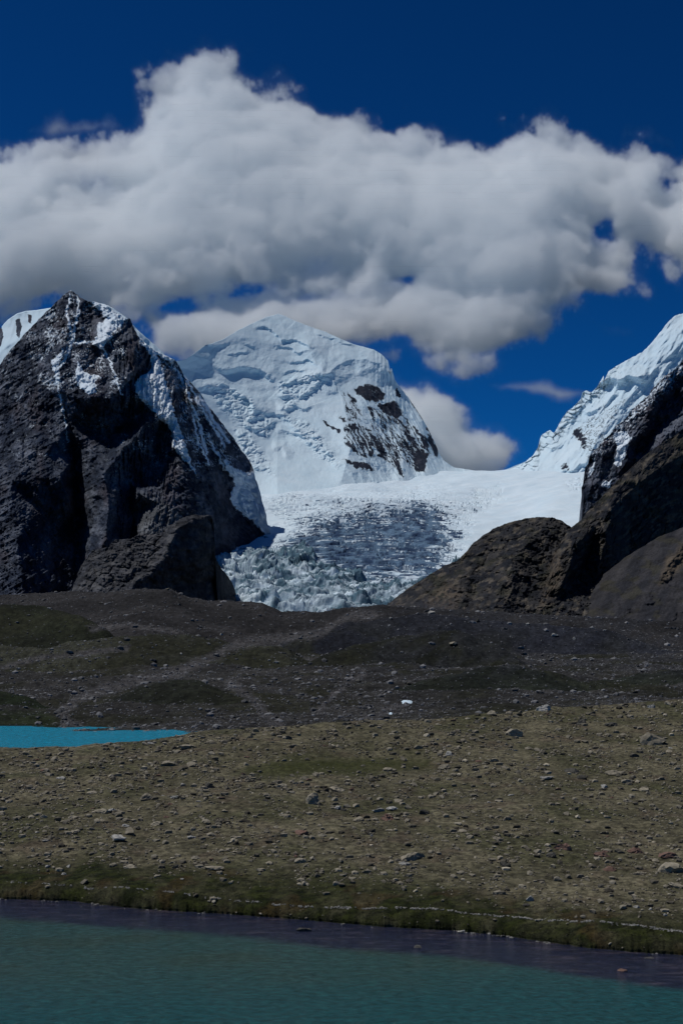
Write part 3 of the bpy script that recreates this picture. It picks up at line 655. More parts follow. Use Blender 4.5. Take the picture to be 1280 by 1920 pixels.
def mor_color(px, D):
    X = (px - CX) / F * D; row = HY - (mor_z(px, D, False) - CZ) * F / D
    a = sstep(-.25, .3, fbm(X / 60, D / 60, 5, 1151)); g = sstep(-.05, .3, fbm(X / 45 + 7, D / 70, 5, 1161)); b = sstep(-.3, .3, fbm(X / 5, D / 7, 5, 1171, .7))
    c = lerp3(const3(px.shape, (0.019, 0.0185, 0.018)), (0.034, 0.032, 0.031), a)
    c = .18 * c + .82 * LCOL[mor_layer(px, D)] * (.75 + .5 * a)[..., None]
    c = lerp3(c, (0.030, 0.032, 0.038), .5 * sstep(620, 760, px) * sstep(1290, 1240, row) * sstep(1100, 1150, row) * sstep(-.3, .1, fbm((px + 1.6 * row) / 50, (row - .4 * px) / 90, 4, 1181)))
    c = lerp3(c, (0.021, 0.022, 0.011), g * .75 * sstep(1020, 900, D))
    wx = px + 16 * fbm(px / 34, row / 14, 5, 1191, .66); wy = row + 9 * fbm(px / 34, row / 14, 5, 1201, .66)
    pale = 0
    for q, w in (([(160, 1372), (125, 1355), (122, 1330), (150, 1308), (200, 1292), (260, 1275), (330, 1262), (380, 1240)], 17), ([(380, 1240), (440, 1210), (520, 1196), (600, 1190)], 15), ([(430, 1280), (480, 1318), (520, 1360)], 14),
                 ([(600, 1190), (640, 1160), (700, 1150)], 12), ([(0, 1252), (70, 1235), (150, 1225), (240, 1215)], 9), ([(340, 1185), (240, 1172), (170, 1178)], 8), ([(600, 1330), (640, 1290), (680, 1260)], 10), ([(650, 1370), (680, 1350), (760, 1318)], 7)):
        pale = np.maximum(pale, 1 - sstep(w * .15, w * .95, seg_dist(wx, wy, q)[0]))
    c = lerp3(c, (0.075, 0.072, 0.072), pale * .85)
    grassy = sstep(-8, 12, poly_sd(wx, wy, [(-200, 1300), (0, 1330), (80, 1330), (110, 1350), (120, 1390), (-200, 1390)]))
    c = lerp3(c, (0.018, 0.026, 0.009), grassy * .8)
    return c * (0.72 + 0.56 * b)[..., None]
px_m = np.concatenate([np.linspace(-520, -64, 60, endpoint=False), np.linspace(-64, 1344, 680), np.linspace(1352, 1840, 60)]); D_m = np.exp(1.0 * np.linspace(np.log(290), np.log(1420), 800))
PXm, Dm = np.meshgrid(px_m, D_m)
Zm = mor_z(PXm, Dm); Cm = mor_color(PXm, Dm)
Pm = np.stack([(PXm - CX) / F * Dm, Dm, Zm], -1)
M_mor = mountain_mat('moraine_rubble', 0.45, 1.0, var=1.3)
link('moraine_hills', mesh_from('moraine_hills', Pm.reshape(-1, 3), grid_faces(*PXm.shape), M_mor, {'tint': Cm.reshape(-1, 3), 'snow': np.zeros(Zm.size)}),
     'structure', 'dark rubble moraine hills with olive patches between the far lake and the icefall', 'hills')

# ------------------------------------------------------------------ the near stony slope
shore = curve([(-160, 1672), (0, 1685), (140, 1690), (260, 1704), (427, 1714), (560, 1724), (720, 1738), (854, 1745), (950, 1755), (1000, 1763), (1100, 1777), (1200, 1786), (1280, 1791), (1440, 1808)])
crest = curve([(-160, 1412), (0, 1407), (60, 1405), (150, 1403), (180, 1397), (260, 1396), (325, 1387), (350, 1379), (380, 1375), (420, 1371), (500, 1363), (560, 1360), (640, 1357), (720, 1352), (790, 1351), (850, 1346), (960, 1337), (1020, 1331), (1100, 1327), (1200, 1316), (1280, 1310), (1440, 1296)])
Uf = np.concatenate([np.linspace(-1300, -66, 90, endpoint=False), np.linspace(-66, 1346, 780), np.linspace(1360, 2600, 90)]); nuF, nvF = len(Uf), 520; Vf = np.linspace(0, 1, nvF)
shr = shore(Uf) + 2.2 * fbm(Uf / 22, Uf * 0, 5, 1201, .6); crr = crest(Uf) + 2.0 * fbm(Uf / 60, Uf * 0, 4, 1211)
ROWf = shr[None] + (crr - shr)[None] * Vf[:, None]; PXf = np.broadcast_to(Uf, ROWf.shape)
Ds = CZ * F / (shr - HY); Dc = np.interp(Uf, [-200, 0, 350, 800, 1280, 1480], [160, 166, 172, 186, 204, 210])
Df = Ds[None] + (Dc - Ds)[None] * Vf[:, None] ** 1.7
Xf = (PXf - CX) / F * Df; Zf = CZ + (HY - ROWf) / F * Df
edge = sstep(0, 0.06, Vf)[:, None]
Zf = Zf + edge * (0.55 * fbm(Xf / 14, Df / 16, 4, 1221) + 0.22 * fbm(Xf / 3.5, Df / 4.0, 4, 1231, .6) + 0.07 * fbm(Xf / 0.8, Df / 0.9, 3, 1241, .6))
hol = sstep(-26, 14, poly_sd(PXf, ROWf, [(400, 1436), (520, 1412), (700, 1400), (800, 1412), (830, 1430), (700, 1446), (520, 1452)]))
Zf = Zf - 0.5 * hol
Zf = Zf + 0.07 * sstep(0.0, 0.006, Vf)[:, None] + 0.05 * sstep(0.012, 0.05, Vf)[:, None]
# underwater foot and the far side of the rise
foot = np.stack([Xf[0] * (1 - 4 / Df[0]), Df[0] - 4, np.full(nuF, -1.2)], -1)[None]
foot1 = np.stack([Xf[0] * (1 - .15 / Df[0]), Df[0] - .15, np.full(nuF, -0.06)], -1)[None]
top = np.stack([Xf, Df, Zf], -1); far = []
for t in (2, 6, 14, 30, 60, 90, 125):
    P = top[-1].copy(); k = (P[:, 1] + t) / P[:, 1]; P[:, 0] *= k; P[:, 1] += t; P[:, 2] = np.maximum(P[:, 2] - 0.11 * t * min(1, t / 20) - .0008 * t * t, -2.6); far.append(P[None])
Pg = np.concatenate([foot, foot1, top] + far)
def fg_color(px, row, X, D):
    wr = row + 8 * fbm(px / 40, row / 20, 4, 1251)
    a = sstep(-.3, .3, fbm(X / 7, D / 9, 5, 1261)); b = sstep(-.35, .35, fbm(X / .9, D / 1.2, 4, 1271, .7)); r = sstep(.1, .4, fbm(X / 4 + 5, D / 6, 4, 1281))
    c = lerp3(const3(px.shape, (0.080, 0.074, 0.044)), (0.128, 0.115, 0.072), a)
    c = lerp3(c, (0.092, 0.068, 0.050), r * .5)
    c = lerp3(c, (0.054, 0.056, 0.026), .7 * sstep(0.0, .3, fbm(X / 10 + 3, D / 14, 5, 1291)))
    c = c * (0.62 + 0.76 * b)[..., None]
    h = shore(px) - wr
    bank = sstep(96, 44, h + 22 * fbm(px / 50, px * 0, 4, 1301) + np.interp(px, [0, 400, 1280], [0, -8, 6]))
    gcol = lerp3(const3(px.shape, (0.012, 0.016, 0.004)), (0.030, 0.036, 0.008), sstep(-.3, .3, fbm(X / 1.6, D / .7, 4, 1311)))
    gcol = lerp3(gcol, (0.050, 0.030, 0.012), .6 * sstep(.1, .35, fbm(X / 3, D / 3, 3, 1321)))
    c = lerp3(c, gcol * .9, bank * (.72 + .28 * sstep(-.2, .2, fbm(X / 2, D / 3, 3, 1331))))
    hollow = sstep(-18, 16, poly_sd(px + 14 * fbm(px / 30, row / 12, 4, 1341), wr, [(470, 1438), (540, 1422), (640, 1414), (740, 1412), (800, 1416), (810, 1428), (700, 1440), (560, 1446)]))
    return lerp3(c, (0.036, 0.041, 0.010), hollow * .85)
Cg = fg_color(PXf, ROWf, Xf, Df)
Cg = np.concatenate([Cg[:1], Cg[:1], Cg] + [Cg[-1:]] * 7)
M_soil = mountain_mat('stony_soil', 2.2, 0.15, var=1.45)
link('stony_slope', mesh_from('stony_slope', Pg.reshape(-1, 3), grid_faces(Pg.shape[0], nuF), M_soil, {'tint': Cg.reshape(-1, 3), 'snow': np.zeros(Pg.shape[0] * nuF) - .3}),
     'structure', 'brown stony slope rising from the near lake shore', 'slope')
def fg_at(px, row):
    """ground point seen at a place of the slope"""
    c = np.interp(px, Uf, np.arange(nuF)); ci = np.clip(np.round(c).astype(int), 0, nuF - 1)
    v = np.clip((shr[ci] - row) / (shr[ci] - crr[ci]), 0, 1); ri = np.clip(np.round(v * (nvF - 1)).astype(int), 0, nvF - 1)
    return Xf[ri, ci], Df[ri, ci], Zf[ri, ci]

# ------------------------------------------------------------------ lakes
def water_mat(name, rip, strength, rough, spec=.5):
    m, n, l, p = new_mat(name)
    tc = N(n, 'ShaderNodeNewGeometry').outputs['Position']; ta = N(n, 'ShaderNodeAttribute', attribute_name='tint')
    mp = N(n, 'ShaderNodeMapping'); mp.inputs['Scale'].default_value = (1.0, 0.9, 1); l.new(tc, mp.inputs[0]); v = mp.outputs[0]
    f1 = noise(n, l, v, rip, 6, .65, .4); f2 = noise(n, l, v, rip * 5, 3, .7)
    mq = N(n, 'ShaderNodeMapping'); mq.inputs['Scale'].default_value = (.7, .9, 1); l.new(tc, mq.inputs[0])
    mr_ = N(n, 'ShaderNodeMapping'); mr_.inputs['Scale'].default_value = (1.1, 1.4, 1); l.new(tc, mr_.inputs[0])
    f3 = noise(n, l, mq.outputs[0], rip, 6, .75); f4 = noise(n, l, mr_.outputs[0], rip * 1.6, 3, .8)
    k = math_n(n, l, 'MULTIPLY', ramp(n, l, f3, .3, .7, .4, 1.75), ramp(n, l, f4, .62, .78, 1, 2.6))  # ripple tone and rare bright glints painted into the water colour
    cmb = N(n, 'ShaderNodeCombineColor'); [l.new(k, cmb.inputs[i]) for i in range(3)]
    l.new(mixc(n, l, 1.0, ta.outputs['Color'], cmb.outputs[0], 'MULTIPLY'), p.inputs['Base Color'])
    p.inputs['Roughness'].default_value = rough; p.inputs['IOR'].default_value = 1.33; p.inputs['Specular IOR Level'].default_value = spec
    b = N(n, 'ShaderNodeBump'); b.inputs['Distance'].default_value = strength; b.inputs['Strength'].default_value = 1
    l.new(math_n(n, l, 'ADD', math_n(n, l, 'ADD', f1, math_n(n, l, 'MULTIPLY', f2, .25)), ramp(n, l, noise(n, l, v, rip * 4.2, 2, .7), .66, .73, 0, 1.3)), b.inputs['Height']); l.new(b.outputs[0], p.inputs['Normal'])
    return m
pw = np.linspace(-1500, 2700, 1000); dw = np.exp(np.linspace(np.log(25), np.log(100), 420))
PXw, Dw = np.meshgrid(pw, dw)
Dw = np.minimum(Dw, (CZ * F / (shore(PXw) - HY)) + 1.2 + 0 * Dw); Xw = (PXw - CX) / F * Dw
ROWw = HY + CZ * F / Dw
bandrow = curve([(-1500, 1600), (0, 1720), (140, 1733), (300, 1745), (427, 1755), (640, 1779), (854, 1795), (1000, 1815), (1150, 1840), (1280, 1856), (2700, 2040)])
bd = ROWw - bandrow(PXw) + 5 * fbm(Xw / 2.5, Dw / 1.5, 4, 1401)
shelf = 1 - sstep(-7, 7, bd)
c = lerp3(const3(PXw.shape, (0.030, 0.080, 0.068)), (0.012, 0.078, 0.080), sstep(1780, 1900, ROWw + .03 * (PXw - 640)))
c = lerp3(c, (0.036, 0.066, 0.044), .7 * sstep(-.1, .4, fbm(Xw / 7, Dw / 5, 4, 1411)) * sstep(1880, 1780, ROWw))
sc_ = lerp3(const3(PXw.shape, (0.016, 0.020, 0.042)), (0.060, 0.050, 0.064), sstep(-.1, .5, fbm(Xw / 3.2, Dw / .7, 5, 1421, .65)))
Cw = lerp3(c, (0, 0, 0), np.zeros(PXw.shape)); Cw = Cw + (sc_ - Cw) * shelf[..., None]
M_wnear = water_mat('near_lake_water', 2.4, 0.20, 0.10)
link('near_lake', mesh_from('near_lake', np.stack([Xw, Dw, Dw * 0], -1).reshape(-1, 3), grid_faces(*PXw.shape), M_wnear, {'tint': Cw.reshape(-1, 3)}),
     'structure', 'dull teal lake with a dark purple shallow band along its shore', 'lake')
PXl, Dl = np.meshgrid(np.linspace(-900, 420, 80), np.linspace(222, 360, 40)); Xl = (PXl - CX) / F * Dl
Cl = const3(PXl.shape, (0.0, 0.24, 0.37)) * (1 + .12 * fbm(Xl / 30, Dl / 12, 3, 1431))[..., None]
link('far_lake', mesh_from('far_lake', np.stack([Xl, Dl, Dl * 0], -1).reshape(-1, 3), grid_faces(*PXl.shape), water_mat('far_lake_water', 0.9, 0.12, 0.2, .12), {'tint': Cl.reshape(-1, 3)}),
     'structure', 'strip of bright turquoise lake behind the stony slope on the left', 'lake')

# ------------------------------------------------------------------ stones
def rock_shape(seed, sub, flat=1.0):
    import bmesh
    bm = bmesh.new(); bmesh.ops.create_icosphere(bm, subdivisions=sub, radius=1.0)
    r = np.random.default_rng(seed); V = np.array([v.co[:] for v in bm.verts]); Fa = np.array([[v.index for v in f.verts] for f in bm.faces]); bm.free()
    for _ in range(9 if sub > 1 else 6):
        nn = r.normal(size=3); nn /= np.linalg.norm(nn); h = r.uniform(0.45, 0.8)
        V = V - np.maximum(V @ nn - h, 0)[:, None] * nn
    V *= np.array([r.uniform(.85, 1.3), r.uniform(.7, 1.0), r.uniform(.45, .75) * flat]); V += r.normal(size=V.shape) * .035
    return V, Fa
def stone_mat(name, c1, c2):
    m, n, l, p = new_mat(name)
    g = N(n, 'ShaderNodeNewGeometry'); ta = N(n, 'ShaderNodeAttribute', attribute_name='tone')
    f = noise(n, l, g.outputs['Position'], 3.0, 6, .7)
    base = mixc(n, l, ramp(n, l, f, .3, .7), c1, c2)
    oi = N(n, 'ShaderNodeObjectInfo')
    k = math_n(n, l, 'ADD', ta.outputs['Fac'], ramp(n, l, oi.outputs['Random'], 0, 1, -.2, .25))
    cmb = N(n, 'ShaderNodeCombineColor'); [l.new(k, cmb.inputs[i]) for i in range(3)]
    l.new(mixc(n, l, 1.0, base, cmb.outputs[0], 'MULTIPLY'), p.inputs['Base Color'])
    p.inputs['Roughness'].default_value = .9; p.inputs['Specular IOR Level'].default_value = .2
    b = N(n, 'ShaderNodeBump'); b.inputs['Distance'].default_value = .05; b.inputs['Strength'].default_value = .8; l.new(f, b.inputs['Height']); l.new(b.outputs[0], p.inputs['Normal'])
    return m
M_stone = stone_mat('tan_stone', (0.18, 0.160, 0.115), (0.36, 0.32, 0.24))
M_pale = stone_mat('pale_stone', (0.26, 0.25, 0.22), (0.42, 0.41, 0.37))
M_red = stone_mat('reddish_stone', (0.13, 0.075, 0.055), (0.20, 0.13, 0.10))
M_dkstone = stone_mat('dark_stone', (0.048, 0.046, 0.038), (0.095, 0.090, 0.076))
M_mstone = stone_mat('grey_rubble', (0.10, 0.10, 0.10), (0.20, 0.20, 0.20))

def scatter(name, X, Y, Z, S, shapes, mat, label, cat, tones, sink=.25):
    """very many small stones as one mesh"""
    Vs, Fs, Ts = [], [], []; off = 0
    pick = rng.integers(0, len(shapes), len(X)); ang = rng.uniform(0, 2 * np.pi, len(X))
    for k, (V, Fa) in enumerate(shapes):
        m = np.where(pick == k)[0]
        if not len(m): continue
        ca, sa = np.cos(ang[m])[:, None], np.sin(ang[m])[:, None]; s = S[m][:, None]
        P = np.stack([(V[None, :, 0] * ca - V[None, :, 1] * sa) * s + X[m][:, None], (V[None, :, 0] * sa + V[None, :, 1] * ca) * s + Y[m][:, None], (V[None, :, 2] + sink) * s + Z[m][:, None]], -1)
        Vs.append(P.reshape(-1, 3)); Fs.append((Fa[None] + (np.arange(len(m)) * len(V))[:, None, None] + off).reshape(-1, 3)); Ts.append(np.repeat(tones[m], len(V))); off += len(m) * len(V)
    return link(name, mesh_from(name, np.concatenate(Vs), np.concatenate(Fs), mat, {'tone': np.concatenate(Ts)}, smooth=False, k=3), 'stuff', label, cat)

small = [rock_shape(100 + k, 1) for k in range(8)]
tiny = []
for k in range(6):
    V, Fa = rock_shape(200 + k, 1); tiny.append((V, Fa))

# loose stones of the near slope: thickest near the crest, sparse in the grass
def fg_samples(nn):
    px = rng.uniform(-420, 1700, nn); h = rng.uniform(0, 1, nn)
    row = shore(px) + (crest(px) - shore(px)) * h
    return px, row, h
px, row, h = fg_samples(98000)
dens = .12 + .88 * sstep(-.2, .25, fbm(px / 60, row / 26, 5, 1501, .65)); dens *= .55 + .45 * sstep(.55, .95, h)
hb = shore(px) - row; dens *= .04 + .96 * sstep(40, 95, hb + 16 * fbm(px / 50, px * 0, 3, 1511))
dens *= 1 - .93 * sstep(-16, 8, poly_sd(px, row, [(470, 1436), (560, 1420), (700, 1412), (800, 1416), (820, 1428), (700, 1442), (540, 1448)]))
ok = rng.uniform(0, 1, len(px)) < dens; px, row, h = px[ok], row[ok], h[ok]
X, Y, Z = fg_at(px, row)
S = 0.060 * (1 + rng.pareto(2.2, len(px))); S = np.minimum(S, .36) * (Y / 110) ** .75
scatter('loose_stones', X, Y, Z, S, small, M_stone, 'countless small tan stones littering the brown slope', 'stones', rng.uniform(.3, 1.25, len(X)) * np.where(rng.uniform(0, 1, len(X)) < .08, 1.6, 1))

# pale pebbles along the old waterline, and at the water's edge
line = curve([(-160, 1642), (0, 1654), (150, 1668), (260, 1676), (427, 1691), (620, 1704), (790, 1712), (950, 1723), (1060, 1731), (1150, 1738), (1280, 1753), (1440, 1770)])
px = rng.uniform(-160, 1440, 3400); gap = fbm(px / 22, px * 0, 5, 1521, .7) > (.06 - .14 * sstep(200, 900, px)); px = px[gap]
row = line(px) + rng.normal(0, .8, len(px)) + 1.5 * fbm(px / 30, px * 0, 3, 1531); X, Y, Z = fg_at(px, row)
scatter('waterline_pebbles', X, Y, Z, .035 + .05 * rng.uniform(0, 1, len(px)) ** 2, small, M_pale, 'thin broken line of pale pebbles marking an old waterline in the grass', 'pebbles', rng.uniform(.3, 1.0, len(px)))
px = rng.uniform(-160, 1440, 900); ok = (fbm(px / 40, px * 0, 3, 1541) > .12) | ((px > 850) & (px < 960) & (rng.uniform(0, 1, 900) < .8)); px = px[ok]
row = shore(px) - rng.uniform(-3.0, 2.0, len(px)); Y = CZ * F / (row - HY); X = (px - CX) / F * Y
scatter('shore_pebbles', X, Y, np.full(len(px), -.03), .06 + .12 * rng.uniform(0, 1, len(px)) ** 3, small, M_pale, 'grey pebbles lying half in the water at the edge of the near lake', 'pebbles', rng.uniform(.3, .9, len(px)))

# rubble of the moraine
nn = 110000
ii = np.searchsorted(px_m, rng.uniform(-240, 1520, nn)); D = np.exp(rng.uniform(np.log(300), np.log(1300), nn)); pxx = px_m[ii]
jj = np.clip(np.searchsorted(D_m, D), 0, len(D_m) - 1)
lum = Cm[jj, ii].sum(-1); keep = (rng.uniform(0, 1, nn) < np.clip((lum - .05) / .10, .15, 1)) & (D_m[jj] > shore_D(pxx) + 1.5)
ii, jj = ii[keep], jj[keep]; P = Pm[jj, ii]
S = .24 * (1 + rng.pareto(2.7, len(ii))); S = np.minimum(S, 1.7) * (P[:, 1] / 500) ** .8
scatter('moraine_rubble', P[:, 0], P[:, 1], P[:, 2], S, tiny, M_mstone, 'countless grey boulders and rubble strewn over the moraine hills', 'rubble', rng.uniform(.2, 1.35, len(ii)) ** 1.2, .1)

# single boulders
proto = {}
def boulder_mesh(seed, mat, flat=1.0):
    key = (seed, mat.name, flat)
    if key not in proto:
        V, Fa = rock_shape(seed, 3, flat)
        V = V + .02 * np.random.default_rng(seed).normal(size=V.shape)
        proto[key] = mesh_from('boulder', V, Fa, mat, {'tone': np.ones(len(V))}, smooth=False, k=3)
    return proto[key]
used = []
def boulder(px, row, wpx, label, mat=M_stone, seed=0, flat=1.0, sx=1.0, name='boulder', cat='boulder', group=None, tilt=0.0, water=False):
    if water: Y = CZ * F / (row - HY); X = (px - CX) / F * Y; Z = -.02
    else:
        X, Y, Z = (float(v) for v in fg_at(np.array(float(px)), np.array(float(row))))
    s = wpx / F * Y / 2 * (1.0 if group else 1.32)
    o = link(name, boulder_mesh(300 + seed % 14, mat, flat), None, label, cat, group)
    o.location = (X, Y, Z + s * .12); o.scale = (s * sx, s, s * .95); o.rotation_euler = (tilt, tilt * .7, (seed * 1.7) % 6.28 if sx == 1 else .15 * (seed % 5))
    used.append((px, row)); return o
BL = [(590, 1508, 36, 'large blocky pale topped boulder alone in the middle of the slope', M_stone, 1, 1.15),
      (1226, 1394, 36, 'rounded pale boulder near the right edge just below the crest', M_stone, 2, 1.3),
      (964, 1380, 26, 'dark grey humped boulder below the crest on the right half', M_stone, 3, 1.1),
      (1020, 1334, 24, 'pale rounded boulder poking above the crest line on the right', M_pale, 4, 1.2),
      (920, 1342, 18, 'flat tan slab on the crest left of the pale skyline boulder', M_stone, 5, .8),
      (770, 1612, 40, 'large split tan slab low on the slope right of the centre', M_stone, 6, .8),
      (758, 1622, 20, 'small pale slab leaning against the large split slab', M_pale, 7, .7),
      (562, 1620, 20, 'grey boulder with a dark side low on the slope left of the centre', M_stone, 8, 1.1),
      (564, 1570, 22, 'brown stone just above the grey low boulder left of the centre', M_red, 9, .9),
      (208, 1526, 22, 'pale cracked slab pair on the left part of the slope', M_pale, 10, .8),
      (188, 1529, 20, 'tan slab beside the pale cracked slabs on the left part', M_stone, 11, .8),
      (318, 1438, 36, 'long flat pale slab near the crest on the left', M_stone, 12, .45),
      (350, 1404, 30, 'flat pale slab close under the crest left of the grass hollow', M_stone, 13, .45),
      (358, 1441, 24, 'dark topped block right of the long flat slab', M_stone, 14, .9),
      (392, 1478, 22, 'dark block in the upper left part of the slope', M_dkstone, 15, .9),
      (244, 1568, 20, 'upright tan block low on the left part of the slope', M_stone, 16, 1.4),
      (222, 1580, 32, 'pale fallen slab under the upright tan block', M_pale, 17, .5),
      (294, 1549, 28, 'low flat grey slab in the lower left of the slope', M_stone, 18, .45),
      (277, 1502, 22, 'leaning tan block above the low grey slab on the left', M_stone, 19, 1.0),
      (330, 1500, 20, 'flat pale step shaped stone left of the centre', M_pale, 20, .5),
      (245, 1634, 22, 'brown stone just above the grass on the left', M_stone, 21, .8),
      (400, 1638, 26, 'low pale slab at the edge of the grass left of the centre', M_stone, 22, .4),
      (525, 1480, 24, 'pale slab above and left of the large blocky boulder', M_stone, 23, .7),
      (545, 1492, 14, 'small tan stone beside the pale slab near the large boulder', M_stone, 24, .8),
      (632, 1518, 18, 'pale round stone right of the large blocky boulder', M_pale, 25, .8),
      (645, 1520, 10, 'small dark stone touching the pale round stone', M_dkstone, 26, .9),
      (630, 1484, 28, 'flat brown slab above the large blocky boulder', M_stone, 27, .6),
      (672, 1542, 20, 'tan block in the centre of the slope', M_stone, 28, 1.0),
      (725, 1542, 28, 'pair of reddish slabs right of the centre', M_red, 29, .7),
      (708, 1520, 20, 'pale slab above the pair of reddish slabs', M_pale, 30, .6),
      (735, 1518, 18, 'bright slab end to end with the pale slab above the reddish pair', M_pale, 31, .6),
      (793, 1532, 20, 'dark boulder with a pointed top right of the centre', M_dkstone, 32, 1.1),
      (836, 1436, 22, 'brown capped boulder at the right end of the grass hollow', M_stone, 33, .9),
      (728, 1438, 26, 'flat tan slab on the lower rim of the grass hollow', M_stone, 34, .5),
      (1072, 1449, 22, 'black shadowed boulder on the right half of the slope', M_dkstone, 35, .9),
      (1090, 1460, 20, 'second black boulder just below and right of the first', M_dkstone, 36, .8),
      (1024, 1463, 22, 'bright pale slab left of the black boulders', M_pale, 37, .5),
      (1132, 1479, 18, 'pale stone with a dark base below the black boulders', M_pale, 38, .9),
      (1178, 1472, 18, 'grey oval stone in the upper right of the slope', M_stone, 39, .8),
      (1208, 1484, 18, 'grey flat topped stone near the right edge', M_stone, 40, .7),
      (1152, 1454, 30, 'long tan slab above the pale stone on the right', M_stone, 41, .5),
      (1145, 1362, 26, 'dark flat slab under the crest near the right edge', M_dkstone, 42, .6),
      (1088, 1361, 20, 'dark jagged block under the crest on the right', M_dkstone, 43, 1.0),
      (1054, 1600, 24, 'reddish pyramid shaped stone in the lower right', M_red, 44, 1.2),
      (1033, 1612, 16, 'small dark leaning stone left of the reddish pyramid', M_dkstone, 45, 1.2),
      (945, 1626, 20, 'dark stone with a lit top low on the slope', M_dkstone, 46, .9),
      (1190, 1604, 24, 'reddish stone with a flat top in the lower right', M_red, 47, .8),
      (1128, 1614, 20, 'brown block left of the flat topped reddish stone', M_red, 48, 1.1),
      (1142, 1632, 22, 'rust brown stone just below the brown block', M_red, 49, 1.0),
      (1252, 1612, 24, 'pink grey pointed stone near the right edge low down', M_red, 50, 1.2),
      (1262, 1636, 46, 'big pale faced boulder with a black side at the lower right edge', M_stone, 51, 1.3),
      (1200, 1640, 22, 'flat slab left of the big boulder at the right edge', M_stone, 52, .6),
      (1270, 1665, 30, 'low pale stone under the big boulder at the right edge', M_stone, 53, .6),
      (990, 1688, 15, 'bluish white pointed stone standing in the grass', M_pale, 54, 1.3),
      (985, 1697, 12, 'small dark stone at the foot of the bluish white one', M_dkstone, 55, .8),
      (1193, 1706, 14, 'pale round stone in the grass near the right edge', M_pale, 56, .9),
      (1219, 1709, 9, 'small white stone in the grass at the far right', M_pale, 57, .9),
      (1247, 1723, 9, 'lone white stone between grass and pebble line at the right', M_pale, 58, .9),
      (89, 1626, 9, 'white stone at the grass edge on the far left', M_pale, 59, 1.0),
      (110, 1633, 9, 'pale grey stone right of the leftmost white stone in the grass', M_pale, 60, 1.0),
      (118, 1642, 8, 'lower of the small white stones in the grass on the left', M_pale, 61, .9),
      (130, 1628, 8, 'tilted narrow white stone in the grass on the left', M_pale, 62, 1.2),
      (295, 1648, 10, 'brown stone in the grass under the left part of the slope', M_stone, 63, .8),
      (342, 1656, 7, 'tiny bright stone in the grass left of the centre', M_pale, 64, .9)]
for (a, b, w, lab, mt, sd_, fl) in BL: boulder(a, b, w, lab, mt, sd_, fl)
for (a, b, w, lab, mt, sd_, fl) in ((570, 1745, 22, 'flat dark rock standing in the shallow water left of the centre', M_dkstone, 3, .5), (782, 1776, 15, 'small dark rock in the shallow water right of the centre', M_dkstone, 5, .6),
                                    (1166, 1820, 15, 'orange brown rock in the shallow water on the right', M_red, 7, .8), (1232, 1783, 28, 'dark boulder on the waterline near the right edge', M_dkstone, 9, .7),
                                    (1216, 1797, 12, 'small black rock in the water below the waterline boulder', M_dkstone, 11, .5), (943, 1757, 8, 'narrow dark stone standing upright at the water edge', M_dkstone, 13, 1.8),
                                    (870, 1746, 24, 'pale flat slab at the water edge right of the centre', M_pale, 6, .35), (922, 1748, 15, 'small pale slab at the water edge beside the upright stone', M_pale, 8, .35)):
    boulder(a, b, w, lab, mt, sd_, fl, water=True)
# the many middle-sized stones of the slope, each an object of its own
zones = [(lambda x, r, t: t > .82 and x < 640, 'middle sized stone among the rubble along the left half of the crest', 'stones along the left crest'),
         (lambda x, r, t: t > .82, 'middle sized stone among the rubble along the right half of the crest', 'stones along the right crest'),
         (lambda x, r, t: x < 430, 'middle sized stone on the left third of the slope', 'stones on the left of the slope'),
         (lambda x, r, t: x < 860, 'middle sized stone on the middle third of the slope', 'stones on the middle of the slope'),
         (lambda x, r, t: True, 'middle sized stone on the right third of the slope', 'stones on the right of the slope')]
cnt = 0
while cnt < 190:
    x = random.uniform(5, 1275); t = random.random() ** .75; s0, c0 = float(shore(x)), float(crest(x)); r = s0 + (c0 - s0) * (.24 + .755 * t); tt = (s0 - r) / (s0 - c0)
    if 470 < x < 820 and 1408 < r < 1446: continue
    if min((abs(x - a) + 1.6 * abs(r - b) for a, b in used), default=99) < 17: continue
    z = next(z for z in zones if z[0](x, r, tt))
    mt = random.choice([M_stone] * 6 + [M_pale, M_red, M_dkstone]); w = random.choice([9, 10, 11, 12, 13, 15, 18])
    boulder(x, r, w, z[1], mt, random.randint(0, 13), random.choice([.5, .7, .9, 1.1]), group=z[2], name='stone', cat='stone', tilt=random.uniform(-.25, .25)); cnt += 1

# snow left on the moraine
def snow_patch(px, row, w, h, label):
    i = int(np.argmin(abs(px_m - px))); rows = HY - (Pm[:, i, 2] - CZ) * F / Pm[:, i, 1]
    vis = np.minimum.accumulate(rows) >= rows - 1e-6
    j = int(np.argmin(np.where(vis, abs(rows - row), 1e9))); c = Pm[j, i]
    hw = w / F * c[1] / 2; a = np.linspace(0, 2 * np.pi, 40, endpoint=False); V = []
    for k, rr in enumerate((0, .35, .7, .93, 1.0)):
        r = rr * (1 + .28 * fbm(np.cos(a) * 1.7 + 3, np.sin(a) * 1.7, 4, 1700 + int(px)))
        X = c[0] + np.cos(a) * r * hw; Y = c[1] + np.sin(a) * r * h + (X - c[0]) * .5
        pp = X / Y * F + CX; z = mor_z(pp, Y) + .45 * (1 - rr ** 3) - .12
        V.append(np.stack([X, Y, z], -1))
    V = np.concatenate(V); fc = []
    for k in range(4):
        for m in range(40): fc.append([k * 40 + m, k * 40 + (m + 1) % 40, (k + 1) * 40 + (m + 1) % 40, (k + 1) * 40 + m])
    link('snow_patch', mesh_from('snow_patch', V, np.array(fc), M_peak, {'tint': const3((len(V),), (.5, .5, .5)), 'snow': np.ones(len(V)) * 1.2}), None, label, 'snow patch')
snow_patch(763, 1317, 24, 3.5, 'small leftover snow patch on the dark moraine')
snow_patch(733, 1338, 8, 2.5, 'tiny leftover snow patch below the larger one on the moraine')

